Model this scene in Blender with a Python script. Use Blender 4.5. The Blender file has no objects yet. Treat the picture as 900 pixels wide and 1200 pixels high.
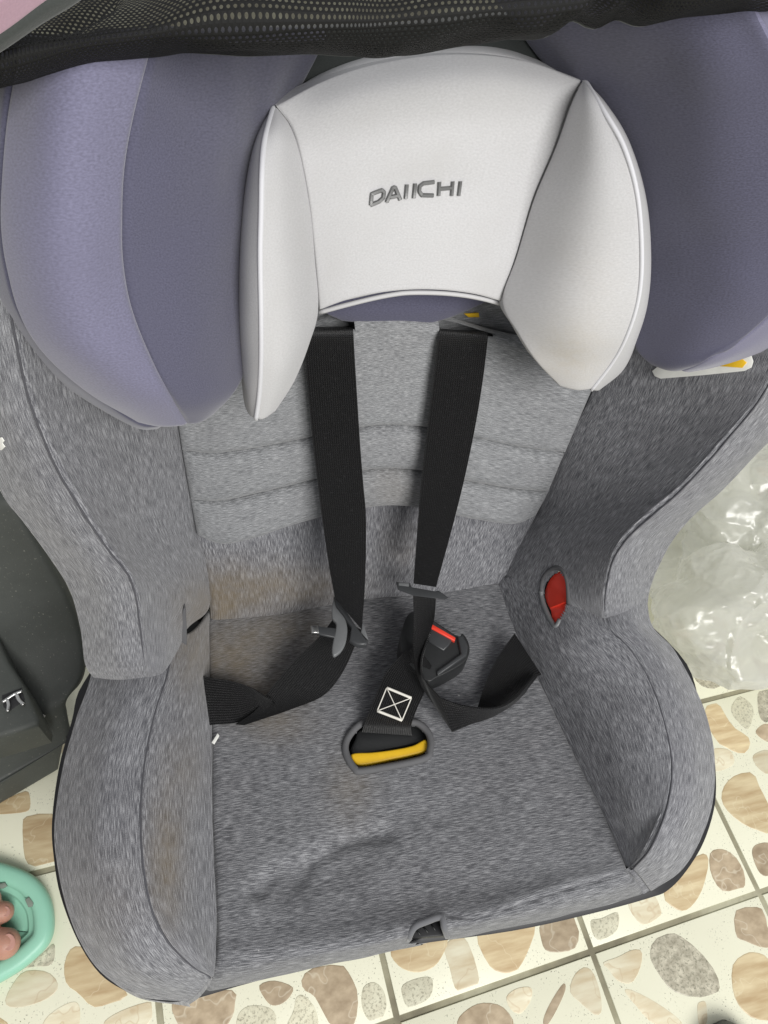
import bpy, bmesh, math, random
import numpy as np
from mathutils import Vector, Matrix, noise
from mathutils.bvhtree import BVHTree
random.seed(7)
np.random.seed(7)
S = bpy.context.scene

# ------------------------------------------------------------------ camera
FPX = 850.0                     # focal length in photograph pixels (900 x 1200)
H = 0.85                        # camera height
UP = np.array([.1488, .545, .825]); UP /= np.linalg.norm(UP)
LAT = np.array([0.96555606, 0.09999959, -0.24021154])
LAT -= UP * LAT.dot(UP); LAT /= np.linalg.norm(LAT)
BACK = np.cross(UP, LAT)
ROT = np.array([LAT, BACK, UP])                 # camera axes -> world axes (x = seat's right, y = seat's back, z up)
CAM = np.array([0, 0, H])
cd = bpy.data.cameras.new('camera'); co = bpy.data.objects.new('camera', cd)
S.collection.objects.link(co); S.camera = co
cd.sensor_fit = 'VERTICAL'; cd.sensor_height = 24; cd.lens = FPX / 1200 * 24
cd.clip_start = .01; cd.clip_end = 100
m = Matrix([list(r) for r in ROT]).to_4x4(); m.translation = Vector(CAM); co.matrix_world = m

# ------------------------------------------------------------------ world and lamps
wd = bpy.data.worlds.new('World'); S.world = wd; wd.use_nodes = True
bg = wd.node_tree.nodes['Background']
bg.inputs[0].default_value = (.97, .985, 1.0, 1); bg.inputs[1].default_value = .52

def area(name, loc, target, size, power, col):
    l = bpy.data.lights.new(name, 'AREA'); l.shape = 'RECTANGLE'; l.size = size[0]; l.size_y = size[1]
    l.energy = power; l.color = col
    o = bpy.data.objects.new(name, l); S.collection.objects.link(o)
    o.location = loc
    o.rotation_euler = (Vector(target) - Vector(loc)).to_track_quat('-Z', 'Y').to_euler()
    return o
area('window_light', (.50, -1.30, 1.85), (.1, .25, .35), (1.1, 1.0), 52, (1, .985, .955))

S.view_settings.view_transform = 'Standard'; S.view_settings.look = 'None'
S.view_settings.exposure = 0.0; S.view_settings.gamma = 1

# ------------------------------------------------------------------ geometry tools
def ray(px, py):
    return ROT @ np.array([(px - 450) / FPX, -(py - 600) / FPX, -1.0])
def atz(px, py, z):
    r = ray(px, py); return CAM + r * ((z - H) / r[2])
PL = {}
n = np.array([0, .15, 1.0]); n /= np.linalg.norm(n); PL['c'] = (np.array([0, 0, .312]), n)        # plane of the seat cushion
n = np.array([0, -1.0, .38]); n /= np.linalg.norm(n); PL['b'] = (np.array([0, .27, .2715]), n)    # plane of the backrest
def on(px, py, pl, h=0.0):
    p0, n = PL[pl]; r = ray(px, py)
    t = (n.dot(p0 - CAM) + h) / n.dot(r)
    return CAM + r * t
def atd(px, py, d):
    return CAM + ray(px, py) * d
def proj(P):
    q = (P - CAM) @ ROT                      # world -> camera
    return np.stack([450 - FPX * q[..., 0] / q[..., 2], 600 + FPX * q[..., 1] / q[..., 2]], -1)

def crmat(ts, k):
    """Catmull-Rom weights: len(ts) x k control values, ts in 0..1"""
    M = np.zeros((len(ts), k))
    if k == 2:
        M[:, 0] = 1 - ts; M[:, 1] = ts; return M
    for a, t in enumerate(ts):
        x = min(max(t, 0), 1) * (k - 1); i = min(int(x), k - 2); f = x - i
        w = [-.5*f+f*f-.5*f**3, 1-2.5*f*f+1.5*f**3, .5*f+2*f*f-1.5*f**3, -.5*f*f+.5*f**3]
        for q, ww in zip((i-1, i, i+1, i+2), w):
            if q < 0: M[a, 0] += 2*ww; M[a, 1] -= ww
            elif q >= k: M[a, k-1] += 2*ww; M[a, k-2] -= ww
            else: M[a, q] += ww
    return M
def crv(pts, n, closed=False):
    pts = np.array(pts, float)
    if closed:
        k = len(pts); ext = np.vstack([pts[-2:], pts, pts[:3]])
        ts = np.linspace(2/(k+4), (2+k)/(k+4), n, endpoint=False)
        return crmat(ts, k+5) @ ext
    return crmat(np.linspace(0, 1, n), len(pts)) @ pts
def tsamp(n):
    e = np.array([0, .003, .008, .015, .025, .04])
    return np.unique(np.concatenate([e, np.linspace(.06, .94, n), 1 - e]))

def seg_dist(P, poly):
    """distance of pixels P (..,2) to a polyline"""
    best = np.full(P.shape[:-1], 1e9)
    for a, b in zip(poly[:-1], poly[1:]):
        a = np.array(a, float); b = np.array(b, float); d = b - a
        t = np.clip(((P - a) @ d) / max(d @ d, 1e-9), 0, 1)
        best = np.minimum(best, np.linalg.norm(P - (a + t[..., None] * d), axis=-1))
    return best
def inside(P, poly):
    x, y = P[..., 0], P[..., 1]; r = np.zeros(x.shape, bool)
    for (x1, y1), (x2, y2) in zip(poly, poly[1:] + poly[:1]):
        c = ((y1 > y) != (y2 > y)) & (x < (x2 - x1) * (y - y1) / (y2 - y1 + 1e-12) + x1)
        r ^= c
    return r

def empty(name, loc, label=None, cat=None, group=None):
    o = bpy.data.objects.new(name, None); S.collection.objects.link(o); o.location = loc
    o.empty_display_size = .02
    if label: o['label'] = label; o['category'] = cat
    if group: o['group'] = group
    bpy.context.view_layer.update()
    return o
def link(name, me, mat, parent=None):
    o = bpy.data.objects.new(name, me); S.collection.objects.link(o)
    if mat: me.materials.append(mat)
    if parent is not None:
        o.parent = parent
        root = parent
        while root.parent is not None: root = root.parent
        o.matrix_parent_inverse = Matrix.Translation(-root.location) if parent.type == 'EMPTY' else Matrix.Identity(4)
        if parent.type == 'EMPTY': o.matrix_parent_inverse = Matrix.Translation(-parent.location)
    return o
def mesh(name, V, F, mat, parent=None, smooth=True, uv=None, stain=None):
    me = bpy.data.meshes.new(name); me.from_pydata([tuple(v) for v in V], [], F)
    if smooth: me.polygons.foreach_set('use_smooth', [True] * len(me.polygons))
    if uv is not None:
        l = me.uv_layers.new(name='UVMap'); idx = np.zeros(len(me.loops), int); me.loops.foreach_get('vertex_index', idx)
        l.data.foreach_set('uv', np.asarray(uv)[idx].ravel())
    if stain is not None:
        a = me.attributes.new('stain', 'FLOAT', 'POINT'); a.data.foreach_set('value', np.asarray(stain, float).ravel())
    me.update()
    return link(name, me, mat, parent)

SURF = {}; GRID = {}
def panel(name, rows, pl, mat, parent, nu=60, nv=90, roll=.006, sides='lrtb', wob=.0012, grooves=(), cut=None, dirt=(), key=None, dh=0.0, puff=0.0, wscale=14.0, edges=None, tuck=.008):
    """a sewn cover panel: a spline surface through control points with rounded, turned-in edges"""
    G = np.array([[on(p[0], p[1], pl, p[2] + dh) if pl else np.array(p) for p in r] for r in rows])
    tu, tv = tsamp(nu), tsamp(nv)
    Mu, Mv = crmat(tu, G.shape[1]), crmat(tv, G.shape[0])
    P = np.einsum('ai,bj,ijk->abk', Mv, Mu, G)
    nV, nU = P.shape[:2]
    def normals(P):
        N = np.cross(np.gradient(P, axis=1), np.gradient(P, axis=0)); N /= np.linalg.norm(N, axis=-1, keepdims=True) + 1e-12
        if np.sum(N * (CAM - P)) < 0: N = -N
        return N
    N = normals(P)
    du = np.concatenate([np.zeros((nV, 1)), np.cumsum(np.linalg.norm(np.diff(P, axis=1), axis=-1), 1)], 1)
    dv = np.concatenate([np.zeros((1, nU)), np.cumsum(np.linalg.norm(np.diff(P, axis=0), axis=-1), 0)], 0)
    drop = np.zeros((nV, nU))
    for s, d in (('l', du), ('r', du[:, -1:] - du), ('t', dv), ('b', dv[-1:] - dv)):
        if s in sides:
            q = np.clip(1 - d / roll, 0, 1); drop = np.maximum(drop, roll * .8 * (1 - np.sqrt(np.clip(1 - q*q, 0, 1))))
    su = np.sin(np.pi * du / (du[:, -1:] + 1e-9)); sv = np.sin(np.pi * dv / (dv[-1:] + 1e-9))
    disp = -drop + puff * np.sqrt(np.clip(su * sv, 0, 1))
    px = proj(P)
    for poly, w, dep in grooves:
        dist = seg_dist(px, poly)
        disp -= dep * np.exp(-(dist / w) ** 2)
    if wob:
        disp += np.array([[noise.noise(Vector(p) * wscale) + .5 * noise.noise(Vector(p) * wscale * 2.7) for p in r] for r in P]) * wob
    P = P + N * disp[..., None]
    st = np.zeros((nV, nU))
    for (cx, cy, rx, ry, a) in dirt:
        st += a * np.exp(-((px[..., 0]-cx)/rx)**2 - ((px[..., 1]-cy)/ry)**2)
    V = P.reshape(-1, 3); idx = np.arange(nV*nU).reshape(nV, nU)
    keep = np.ones((nV-1, nU-1), bool)
    if cut:
        c = proj((P[:-1, :-1] + P[1:, 1:]) / 2)
        for poly in cut: keep &= ~inside(c, poly)
    F = [(idx[i, j], idx[i, j+1], idx[i+1, j+1], idx[i+1, j]) for i in range(nV-1) for j in range(nU-1) if keep[i, j]]
    flip = np.sum(np.cross(P[1:, :-1]-P[:-1, :-1], P[:-1, 1:]-P[:-1, :-1]) * N[:-1, :-1]) > 0
    if flip: F = [f[::-1] for f in F]
    uv = np.stack(np.broadcast_arrays(tu[None, :]*du[:, -1].mean(), dv[:, nU//2][:, None]), -1).reshape(-1, 2); stl = st.ravel(); GRID[key or name] = P
    Ffull = [(idx[i, j], idx[i, j+1], idx[i+1, j+1], idx[i+1, j]) for i in range(nV-1) for j in range(nU-1)]
    P0 = V.copy()
    # edges: turned in under the neighbouring panel, or (sides named in edges) carried back to give the body its thickness
    for sd, ring, nb in (('l', idx[:, 0], idx[:, 3]), ('r', idx[:, -1], idx[:, -4]), ('t', idx[0, :], idx[3, :]), ('b', idx[-1, :], idx[-4, :])):
        Nf = N.reshape(-1, 3)[ring]; outw = P0[ring] - P0[nb]; outw /= np.linalg.norm(outw, axis=1, keepdims=True) + 1e-12
        if edges and sd in edges:
            ln, dr = edges[sd]; dr = np.array(dr, float); dr /= np.linalg.norm(dr); off = np.array([dr*ln]*len(ring))
            offs = [off*.5, off]
        else:
            offs = [(outw*.15 - (PL[pl][1] if pl else Nf)*.95)*tuck]
        prev = list(ring)
        for off in offs:
            b = len(V); V = np.vstack([V, P0[ring] + off]); uv = np.vstack([uv, uv[ring] + .003]); stl = np.concatenate([stl, stl[ring]])
            cur = list(range(b, b+len(ring)))
            F += [(prev[i], prev[i+1], cur[i+1], cur[i]) for i in range(len(ring)-1)]
            prev = cur
    o = mesh(name, V, [tuple(int(x) for x in f) for f in F], mat, parent, uv=uv, stain=stl)
    SURF[key or name] = BVHTree.FromPolygons([Vector(p) for p in P0], [tuple(int(x) for x in f) for f in Ffull])
    return o
def hit(key, px, py, off=.0006):
    r = Vector(ray(px, py)).normalized()
    p, nn, i, d = SURF[key].ray_cast(Vector(CAM), r)
    if p is None:
        p, nn, i, d = SURF[key].find_nearest(Vector(CAM) + r * .5)
    if nn.dot(r) > 0: nn = -nn
    return np.array(p + nn * off), np.array(nn)

def slab(name, pts, thick, mat, parent, nrm=None, bevel=.0008, smooth_n=0, seg=2):
    """a plate: outline (3D points) given a thickness, edges rounded"""
    P = np.array(pts, float)
    if smooth_n: P = crv(P, smooth_n, closed=True)
    k = len(P)
    if nrm is None:
        c = P.mean(0); nrm = np.zeros(3)
        for i in range(k): nrm = nrm + np.cross(P[i]-c, P[(i+1) % k]-c)
        nrm /= np.linalg.norm(nrm)
        if nrm.dot(CAM - c) < 0: nrm = -nrm
    nrm = np.array(nrm)
    V = np.vstack([P, P - nrm * thick])
    F = [tuple(range(k)), tuple(range(2*k-1, k-1, -1))] + [(i, i+k, (i+1) % k + k, (i+1) % k) for i in range(k)]
    bm = bmesh.new(); vs = [bm.verts.new(v) for v in V]
    for f in F: bm.faces.new([vs[i] for i in f])
    bmesh.ops.recalc_face_normals(bm, faces=bm.faces[:])
    if bevel:
        es = [e for e in bm.edges if abs((e.verts[0].co - e.verts[1].co).normalized().dot(Vector(nrm))) < .7]
        bmesh.ops.bevel(bm, geom=es, offset=bevel, segments=seg, profile=.5, affect='EDGES', clamp_overlap=True)
    bmesh.ops.triangulate(bm, faces=[f for f in bm.faces if len(f.verts) > 4])
    me = bpy.data.meshes.new(name); bm.to_mesh(me); bm.free()
    me.polygons.foreach_set('use_smooth', [True]*len(me.polygons))
    o = link(name, me, mat, parent)
    try: me.set_sharp_from_angle(angle=math.radians(50))
    except Exception: pass
    return o
def tube(name, pts, r, mat, parent, nseg=8, closed=False):
    P = np.array(pts, float); k = len(P); V = []; F = []
    T = np.gradient(P, axis=0)
    if closed: T = np.roll(P, -1, 0) - np.roll(P, 1, 0)
    T /= np.linalg.norm(T, axis=1, keepdims=True) + 1e-12
    a = np.array([0, 0, 1.0]) if abs(T[0][2]) < .9 else np.array([1.0, 0, 0])
    nn = np.cross(T[0], a); nn /= np.linalg.norm(nn)
    rr = r if hasattr(r, '__len__') else [r]*k
    for i in range(k):
        nn = nn - T[i] * nn.dot(T[i]); nn /= np.linalg.norm(nn) + 1e-12
        b = np.cross(T[i], nn)
        for s in range(nseg):
            an = 2*math.pi*s/nseg; V.append(P[i] + rr[i]*(nn*math.cos(an) + b*math.sin(an)))
    for i in range(k if closed else k-1):
        for s in range(nseg):
            i2 = (i+1) % k
            F.append((i*nseg+s, i*nseg+(s+1) % nseg, i2*nseg+(s+1) % nseg, i2*nseg+s))
    if not closed: F += [tuple(range(nseg))[::-1], tuple((k-1)*nseg+s for s in range(nseg))]
    return mesh(name, V, F, mat, parent)
def ribbon(name, L, R, mat, parent, n=60, m=10, thick=.0014, bow=0.0):
    """webbing between two 3D edge curves"""
    A, B = crv(L, n), crv(R, n)
    t = np.linspace(0, 1, m)
    P = A[:, None]*(1-t)[None, :, None] + B[:, None]*t[None, :, None]
    N = np.cross(np.gradient(P, axis=1), np.gradient(P, axis=0)); N /= np.linalg.norm(N, axis=-1, keepdims=True) + 1e-12
    if np.sum(N*(CAM-P)) < 0: N = -N
    P = P + N*(bow*np.sin(np.pi*t))[None, :, None]
    w = np.linalg.norm(B-A, axis=1).mean()
    s = np.concatenate([[0], np.cumsum(np.linalg.norm(np.diff((A+B)/2, axis=0), axis=1))])
    uv = np.stack(np.broadcast_arrays(t[None]*w, s[:, None]), -1).reshape(-1, 2)
    V = np.vstack([P.reshape(-1, 3), (P - N*thick).reshape(-1, 3)]); uv = np.vstack([uv, uv])
    o_ = n*m; F = []
    for i in range(n-1):
        for j in range(m-1):
            a, b, c, d = i*m+j, i*m+j+1, (i+1)*m+j+1, (i+1)*m+j
            F += [(a, b, c, d), (a+o_, d+o_, c+o_, b+o_)]
        for j in (0, m-1):
            F.append((i*m+j, (i+1)*m+j, (i+1)*m+j+o_, i*m+j+o_))
    for i in (0, n-1):
        for j in range(m-1): F.append((i*m+j, i*m+j+1, i*m+j+1+o_, i*m+j+o_))
    o = mesh(name, V, F, mat, parent, uv=uv)
    bm = bmesh.new(); bm.from_mesh(o.data); bmesh.ops.recalc_face_normals(bm, faces=bm.faces[:]); bm.to_mesh(o.data); bm.free()
    try: o.data.set_sharp_from_angle(angle=math.radians(60))
    except Exception: pass
    SURF[name + '@' + parent.name if name in SURF else name] = BVHTree.FromPolygons([Vector(p) for p in V], F)
    return o

# ------------------------------------------------------------------ materials
class NT:
    def __init__(self, name):
        self.m = bpy.data.materials.new(name); self.m.use_nodes = True; self.t = self.m.node_tree
        self.b = self.t.nodes['Principled BSDF']
    def n(self, kind, **kw):
        x = self.t.nodes.new(kind)
        for k, v in kw.items():
            if k.startswith('i_'):
                key = k[2:]; key = int(key) if key.isdigit() else key.replace('_', ' ')
                x.inputs[key].default_value = v
            else: setattr(x, k, v)
        return x
    def l(self, a, b): self.t.links.new(a, b)
    def set(self, **kw):
        for k, v in kw.items(): self.b.inputs[k.replace('_', ' ')].default_value = v
    def ramp(self, src, stops):
        r = self.n('ShaderNodeValToRGB'); e = r.color_ramp.elements
        while len(e) < len(stops): e.new(.5)
        for el, (p, c) in zip(e, stops): el.position = p; el.color = c if len(c) == 4 else (*c, 1)
        self.l(src, r.inputs[0]); return r.outputs[0]
    def mix(self, f, a, b, mode='MIX'):
        x = self.n('ShaderNodeMix', data_type='RGBA', blend_type=mode)
        for s, v in ((x.inputs[0], f), (x.inputs[6], a), (x.inputs[7], b)):
            if hasattr(v, 'is_output') or isinstance(v, bpy.types.NodeSocket): self.l(v, s)
            else: s.default_value = v if not isinstance(v, tuple) or len(v) == 4 else (*v, 1)
        return x.outputs[2]
    def math(self, op, a, b=0.0, clamp=False):
        x = self.n('ShaderNodeMath', operation=op); x.use_clamp = clamp
        for s, v in ((x.inputs[0], a), (x.inputs[1], b)):
            if isinstance(v, bpy.types.NodeSocket): self.l(v, s)
            else: s.default_value = v
        return x.outputs[0]
    def noise(self, vec, scale, detail=2, rough=.5, mscale=None, rot=0.0):
        if mscale:
            mp = self.n('ShaderNodeMapping'); mp.inputs['Scale'].default_value = mscale; mp.inputs['Rotation'].default_value = (0, 0, rot)
            self.l(vec, mp.inputs[0]); vec = mp.outputs[0]
        x = self.n('ShaderNodeTexNoise'); x.inputs['Scale'].default_value = scale; x.inputs['Detail'].default_value = detail; x.inputs['Roughness'].default_value = rough
        self.l(vec, x.inputs['Vector']); return x.outputs[0]
    def bump(self, h, strength, dist=.001):
        x = self.n('ShaderNodeBump'); x.inputs['Strength'].default_value = strength; x.inputs['Distance'].default_value = dist
        self.l(h, x.inputs['Height']); self.l(x.outputs[0], self.b.inputs['Normal'])

def heather(name, dark, mid, light, along='u', contrast=1.0, fine=1.0):
    M = NT(name); uv = M.n('ShaderNodeTexCoord').outputs['UV']
    sc = (125*fine, 1600*fine, 1) if along == 'u' else (1600*fine, 125*fine, 1)
    s1 = M.noise(uv, 1, 3, .6, sc)
    sc2 = (45, 260, 1) if along == 'u' else (260, 45, 1)
    s2 = M.noise(uv, 1, 2, .5, sc2)
    s3 = M.noise(uv, 9, 3, .6)
    wv = M.noise(uv, 1800, 1, .5)
    a = M.math('ADD', M.math('MULTIPLY', s1, .70), M.math('MULTIPLY', s2, .10))
    a = M.math('ADD', a, M.math('MULTIPLY', wv, .20))
    lo, hi = .5 - .13/contrast, .5 + .13/contrast
    col = M.ramp(a, [(lo, dark), (.5, mid), (hi, light)])
    col = M.mix(M.math('MULTIPLY', M.math('SUBTRACT', s3, .42, True), 1.3, True), col, (.75, .72, .72), 'MULTIPLY')
    at = M.n('ShaderNodeAttribute', attribute_name='stain')
    f = M.math('MULTIPLY', at.outputs['Fac'], M.math('MULTIPLY', M.noise(uv, 55, 5, .7), 1.5), True)
    col = M.mix(f, col, M.mix(.68, col, (.165, .125, .07)))
    lint = M.noise(uv, 240, 1, .5)
    col = M.mix(M.math('MULTIPLY', M.math('SUBTRACT', lint, .80, True), 18, True), col, (.55, .55, .53))
    M.l(col, M.b.inputs['Base Color']); M.set(Roughness=.92)
    M.b.inputs['Sheen Weight'].default_value = .25; M.b.inputs['Sheen Roughness'].default_value = .5
    M.b.inputs['Specular IOR Level'].default_value = .2
    M.bump(M.math('ADD', M.math('MULTIPLY', s1, .7), M.math('MULTIPLY', wv, .6)), .35, .0008)
    return M.m
D0, M0, L0 = (.068, .069, .076), (.138, .140, .150), (.28, .282, .295)
heather_u = heather('heather_grey_cross', D0, M0, L0, 'u', 1.45, 1.05)
heather_v = heather('heather_grey_long', (.080, .081, .092), (.165, .167, .181), (.32, .323, .34), 'v', 1.4, 1.0)
heather_pad = heather('heather_grey_pad', (.125, .129, .137), (.222, .227, .236), (.37, .376, .387), 'u', 1.15, 1.5)

def knit(name, col, var=.06, soil=None, sheen=.3, wscale=1500):
    M = NT(name); uv = M.n('ShaderNodeTexCoord').outputs['UV']
    w = M.noise(uv, 1, 1, .5, (wscale*.6, wscale, 1)); s = M.noise(uv, 14, 4, .6)
    c = M.mix(M.math('MULTIPLY', w, 1.0), tuple(x*(1-var*2) for x in col), tuple(min(1, x*(1+var*2)) for x in col))
    if soil: c = M.mix(M.math('MULTIPLY', M.math('SUBTRACT', s, .45, True), 2.2, True), c, soil)
    at = M.n('ShaderNodeAttribute', attribute_name='stain')
    f = M.math('MULTIPLY', at.outputs['Fac'], M.math('MULTIPLY', M.noise(uv, 120, 5, .7), 1.6), True)
    c = M.mix(f, c, (.42, .34, .20))
    M.l(c, M.b.inputs['Base Color']); M.set(Roughness=.85)
    M.b.inputs['Sheen Weight'].default_value = sheen; M.b.inputs['Specular IOR Level'].default_value = .2
    M.bump(w, .18, .0005)
    return M.m
white_knit = knit('white_knit', (.50, .497, .507), .07, (.455, .449, .449), .1, wscale=1100)
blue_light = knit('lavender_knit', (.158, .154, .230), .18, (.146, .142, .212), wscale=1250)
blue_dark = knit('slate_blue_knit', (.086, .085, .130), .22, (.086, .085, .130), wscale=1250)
pipe_grey = knit('pale_piping', (.60, .60, .63), .05)
pink_knit = knit('pink_knit', (.42, .27, .34), .06)

def plain(name, col, rough=.5, metal=0.0, spec=.5, bump=None, speck=None):
    M = NT(name); M.set(Base_Color=(*col, 1), Roughness=rough, Metallic=metal)
    M.b.inputs['Specular IOR Level'].default_value = spec
    oc = M.n('ShaderNodeTexCoord').outputs['Object']
    nz = M.noise(oc, 60, 4, .6)
    c = M.mix(nz, tuple(x*.82 for x in col), tuple(min(1, x*1.18) for x in col))
    if speck:
        v = M.noise(oc, 420, 2, .6)
        c = M.mix(M.math('MULTIPLY', M.math('SUBTRACT', v, .66, True), 9, True), c, speck)
    M.l(c, M.b.inputs['Base Color'])
    if bump: M.bump(M.noise(oc, bump[0], 2, .5), bump[1], .0006)
    return M.m
black_plastic = plain('black_plastic', (.022, .023, .024), .42, bump=(900, .15))
dark_plastic = plain('dark_grey_plastic', (.045, .047, .05), .38)
grey_plastic = plain('grey_plastic', (.16, .165, .17), .4)
shell_black = plain('shell_black', (.018, .018, .02), .55)
red_plastic = plain('red_plastic', (.80, .055, .03), .4)
yellow_plastic = plain('yellow_plastic', (.86, .52, .02), .45)
steel = plain('steel', (.55, .55, .54), .3, 1.0)
white_print = plain('white_label', (.78, .78, .74), .5)
chrome_letter = plain('letter_silver', (.15, .15, .15), .3, .35)
dusty_black = plain('dusty_black_plastic', (.066, .072, .066), .6, bump=(700, .25), speck=(.22, .22, .19))
trim_grey = plain('trim_grey', (.10, .10, .105), .8)
thread_white = plain('white_thread', (.70, .68, .62), .8)
seam_shade = plain('seam_groove_shade', (.07, .07, .08), .9)

def webbing():
    M = NT('black_webbing'); uv = M.n('ShaderNodeTexCoord').outputs['UV']
    sep = M.n('ShaderNodeSeparateXYZ'); M.l(uv, sep.inputs[0])
    ribs = M.math('SINE', M.math('MULTIPLY', sep.outputs[0], 2*math.pi/.0015))
    picks = M.math('SINE', M.math('ADD', M.math('MULTIPLY', sep.outputs[1], 2*math.pi/.0013), M.math('MULTIPLY', ribs, 1.6)))
    hgt = M.math('ADD', M.math('MULTIPLY', ribs, .5), M.math('MULTIPLY', picks, .5))
    nz = M.noise(uv, 300, 3, .6)
    c = M.mix(M.math('MULTIPLY', M.math('ADD', hgt, 1), .5), (.003, .003, .0035), (.026, .026, .027))
    c = M.mix(M.math('MULTIPLY', M.math('SUBTRACT', nz, .6, True), 3, True), c, (.06, .06, .062))
    M.l(c, M.b.inputs['Base Color']); M.set(Roughness=.36); M.b.inputs['Specular IOR Level'].default_value = .42
    M.bump(hgt, .85, .0009)
    return M.m
web_mat = webbing()

def mesh_fabric():
    M = NT('black_net_fabric'); uv = M.n('ShaderNodeTexCoord').outputs['UV']
    sep = M.n('ShaderNodeSeparateXYZ'); M.l(uv, sep.inputs[0])
    p = .0022
    x = M.math('DIVIDE', sep.outputs[0], p); y = M.math('DIVIDE', sep.outputs[1], p*.9)
    row = M.math('FLOOR', y); odd = M.math('MULTIPLY', M.math('MODULO', row, 2.0), .5)
    fx = M.math('SUBTRACT', M.math('FRACT', M.math('ADD', x, odd)), .5); fy = M.math('SUBTRACT', M.math('FRACT', y), .5)
    r2 = M.math('ADD', M.math('MULTIPLY', fx, fx), M.math('MULTIPLY', fy, fy))
    hole = M.math('LESS_THAN', r2, .072)
    M.set(Base_Color=(.010, .010, .010, 1), Roughness=.75); M.b.inputs['Specular IOR Level'].default_value = .2
    alpha = M.math('SUBTRACT', 1.0, M.math('MULTIPLY', hole, .45))
    M.l(alpha, M.b.inputs['Alpha'])
    M.bump(r2, .5, .0012)
    return M.m
net_mat = mesh_fabric()
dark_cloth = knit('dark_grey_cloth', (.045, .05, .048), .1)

def film():
    M = NT('thin_plastic_film'); t = M.t
    out = t.nodes['Material Output']; t.nodes.remove(M.b)
    tr = M.n('ShaderNodeBsdfTransparent'); tr.inputs[0].default_value = (.96, .965, .94, 1)
    tl = M.n('ShaderNodeBsdfTranslucent'); tl.inputs[0].default_value = (.90, .90, .86, 1)
    df = M.n('ShaderNodeBsdfDiffuse'); df.inputs[0].default_value = (.86, .86, .82, 1)
    gl = M.n('ShaderNodeBsdfGlossy'); gl.inputs['Roughness'].default_value = .24; gl.inputs[0].default_value = (1, 1, 1, 1)
    lw = M.n('ShaderNodeLayerWeight'); lw.inputs[0].default_value = .35
    a = M.n('ShaderNodeMixShader'); a.inputs[0].default_value = .5; M.l(tl.outputs[0], a.inputs[1]); M.l(df.outputs[0], a.inputs[2])
    b = M.n('ShaderNodeMixShader'); M.l(M.math('ADD', .46, M.math('MULTIPLY', lw.outputs['Facing'], .45), True), b.inputs[0]); M.l(tr.outputs[0], b.inputs[1]); M.l(a.outputs[0], b.inputs[2])
    c = M.n('ShaderNodeMixShader'); M.l(M.math('ADD', .03, M.math('MULTIPLY', lw.outputs['Fresnel'], .28), True), c.inputs[0]); M.l(b.outputs[0], c.inputs[1]); M.l(gl.outputs[0], c.inputs[2])
    M.l(c.outputs[0], out.inputs[0])
    return M.m
film_mat = film()

# ------------------------------------------------------------------ floor of square tiles with pebble shapes
def tile_mat():
    M = NT('cream_tile'); oc = M.n('ShaderNodeTexCoord').outputs['Object']
    g = M.n('ShaderNodeNewGeometry').outputs['Position']
    nz = M.noise(g, 18, 4, .6); sp = M.noise(g, 520, 2, .5)
    patch = M.noise(g, 30, 2, .5)
    c = M.mix(nz, (.81, .80, .64), (.75, .74, .58))
    f = M.math('MULTIPLY', M.math('MULTIPLY', M.math('SUBTRACT', sp, .63, True), 14, True), M.math('MULTIPLY', M.math('SUBTRACT', patch, .42, True), 4, True), True)
    c = M.mix(f, c, (.17, .165, .12))
    M.l(c, M.b.inputs['Base Color']); M.set(Roughness=.32)
    M.bump(nz, .08, .001)
    return M.m
def stone_mat(name, a, b, vein, scale=(40, 160, 1), speck=None, veinw=.02):
    M = NT(name); g = M.n('ShaderNodeNewGeometry').outputs['Position']
    oi = M.n('ShaderNodeObjectInfo')
    mp = M.n('ShaderNodeMapping'); M.l(g, mp.inputs[0]); mp.inputs['Scale'].default_value = scale
    cb = M.n('ShaderNodeCombineXYZ'); M.l(M.math('MULTIPLY', oi.outputs['Random'], 3.0), cb.inputs[2]); M.l(cb.outputs[0], mp.inputs['Rotation'])
    n1 = M.noise(mp.outputs[0], 1, 4, .55)
    c = M.ramp(n1, [(.34, a), (.5, tuple((x+y)/2 for x, y in zip(a, b))), (.66, b)])
    n2 = M.noise(g, 17, 3, .6); dv = M.math('ABSOLUTE', M.math('SUBTRACT', n2, .5))
    c = M.mix(M.math('MULTIPLY', M.math('SUBTRACT', 1.0, M.math('DIVIDE', dv, veinw), True), .5), c, vein)
    if speck:
        s = M.noise(g, 330, 4, .75); c = M.mix(M.math('MULTIPLY', M.math('SUBTRACT', s, .5, True), 7, True), c, speck)
    tint = M.math('ADD', .86, M.math('MULTIPLY', oi.outputs['Random'], .28))
    tc = M.n('ShaderNodeCombineXYZ')
    for i in range(3): M.l(tint, tc.inputs[i])
    c = M.mix(1.0, c, tc.outputs[0], 'MULTIPLY')
    M.l(c, M.b.inputs['Base Color']); M.set(Roughness=.34)
    return M.m
tile_m = tile_mat()
ST = {
 't': stone_mat('tan_banded_stone', (.46, .33, .18), (.68, .57, .36), (.74, .66, .46), (14, 95, 1), None, .006),
 'b': stone_mat('brown_veined_stone', (.34, .26, .17), (.52, .42, .29), (.70, .64, .50), (60, 90, 1), None, .012),
 'g': stone_mat('grey_speckled_stone', (.36, .33, .25), (.66, .62, .49), (.60, .57, .45), (90, 120, 1), (.24, .23, .17)),
 'p': stone_mat('pale_streaked_stone', (.60, .50, .33), (.77, .73, .56), (.52, .39, .24), (16, 80, 1), None, .012),
 's': stone_mat('pale_speckled_stone', (.66, .63, .48), (.77, .75, .58), (.70, .66, .5), (60, 90, 1), (.36, .34, .25)),
}
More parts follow.
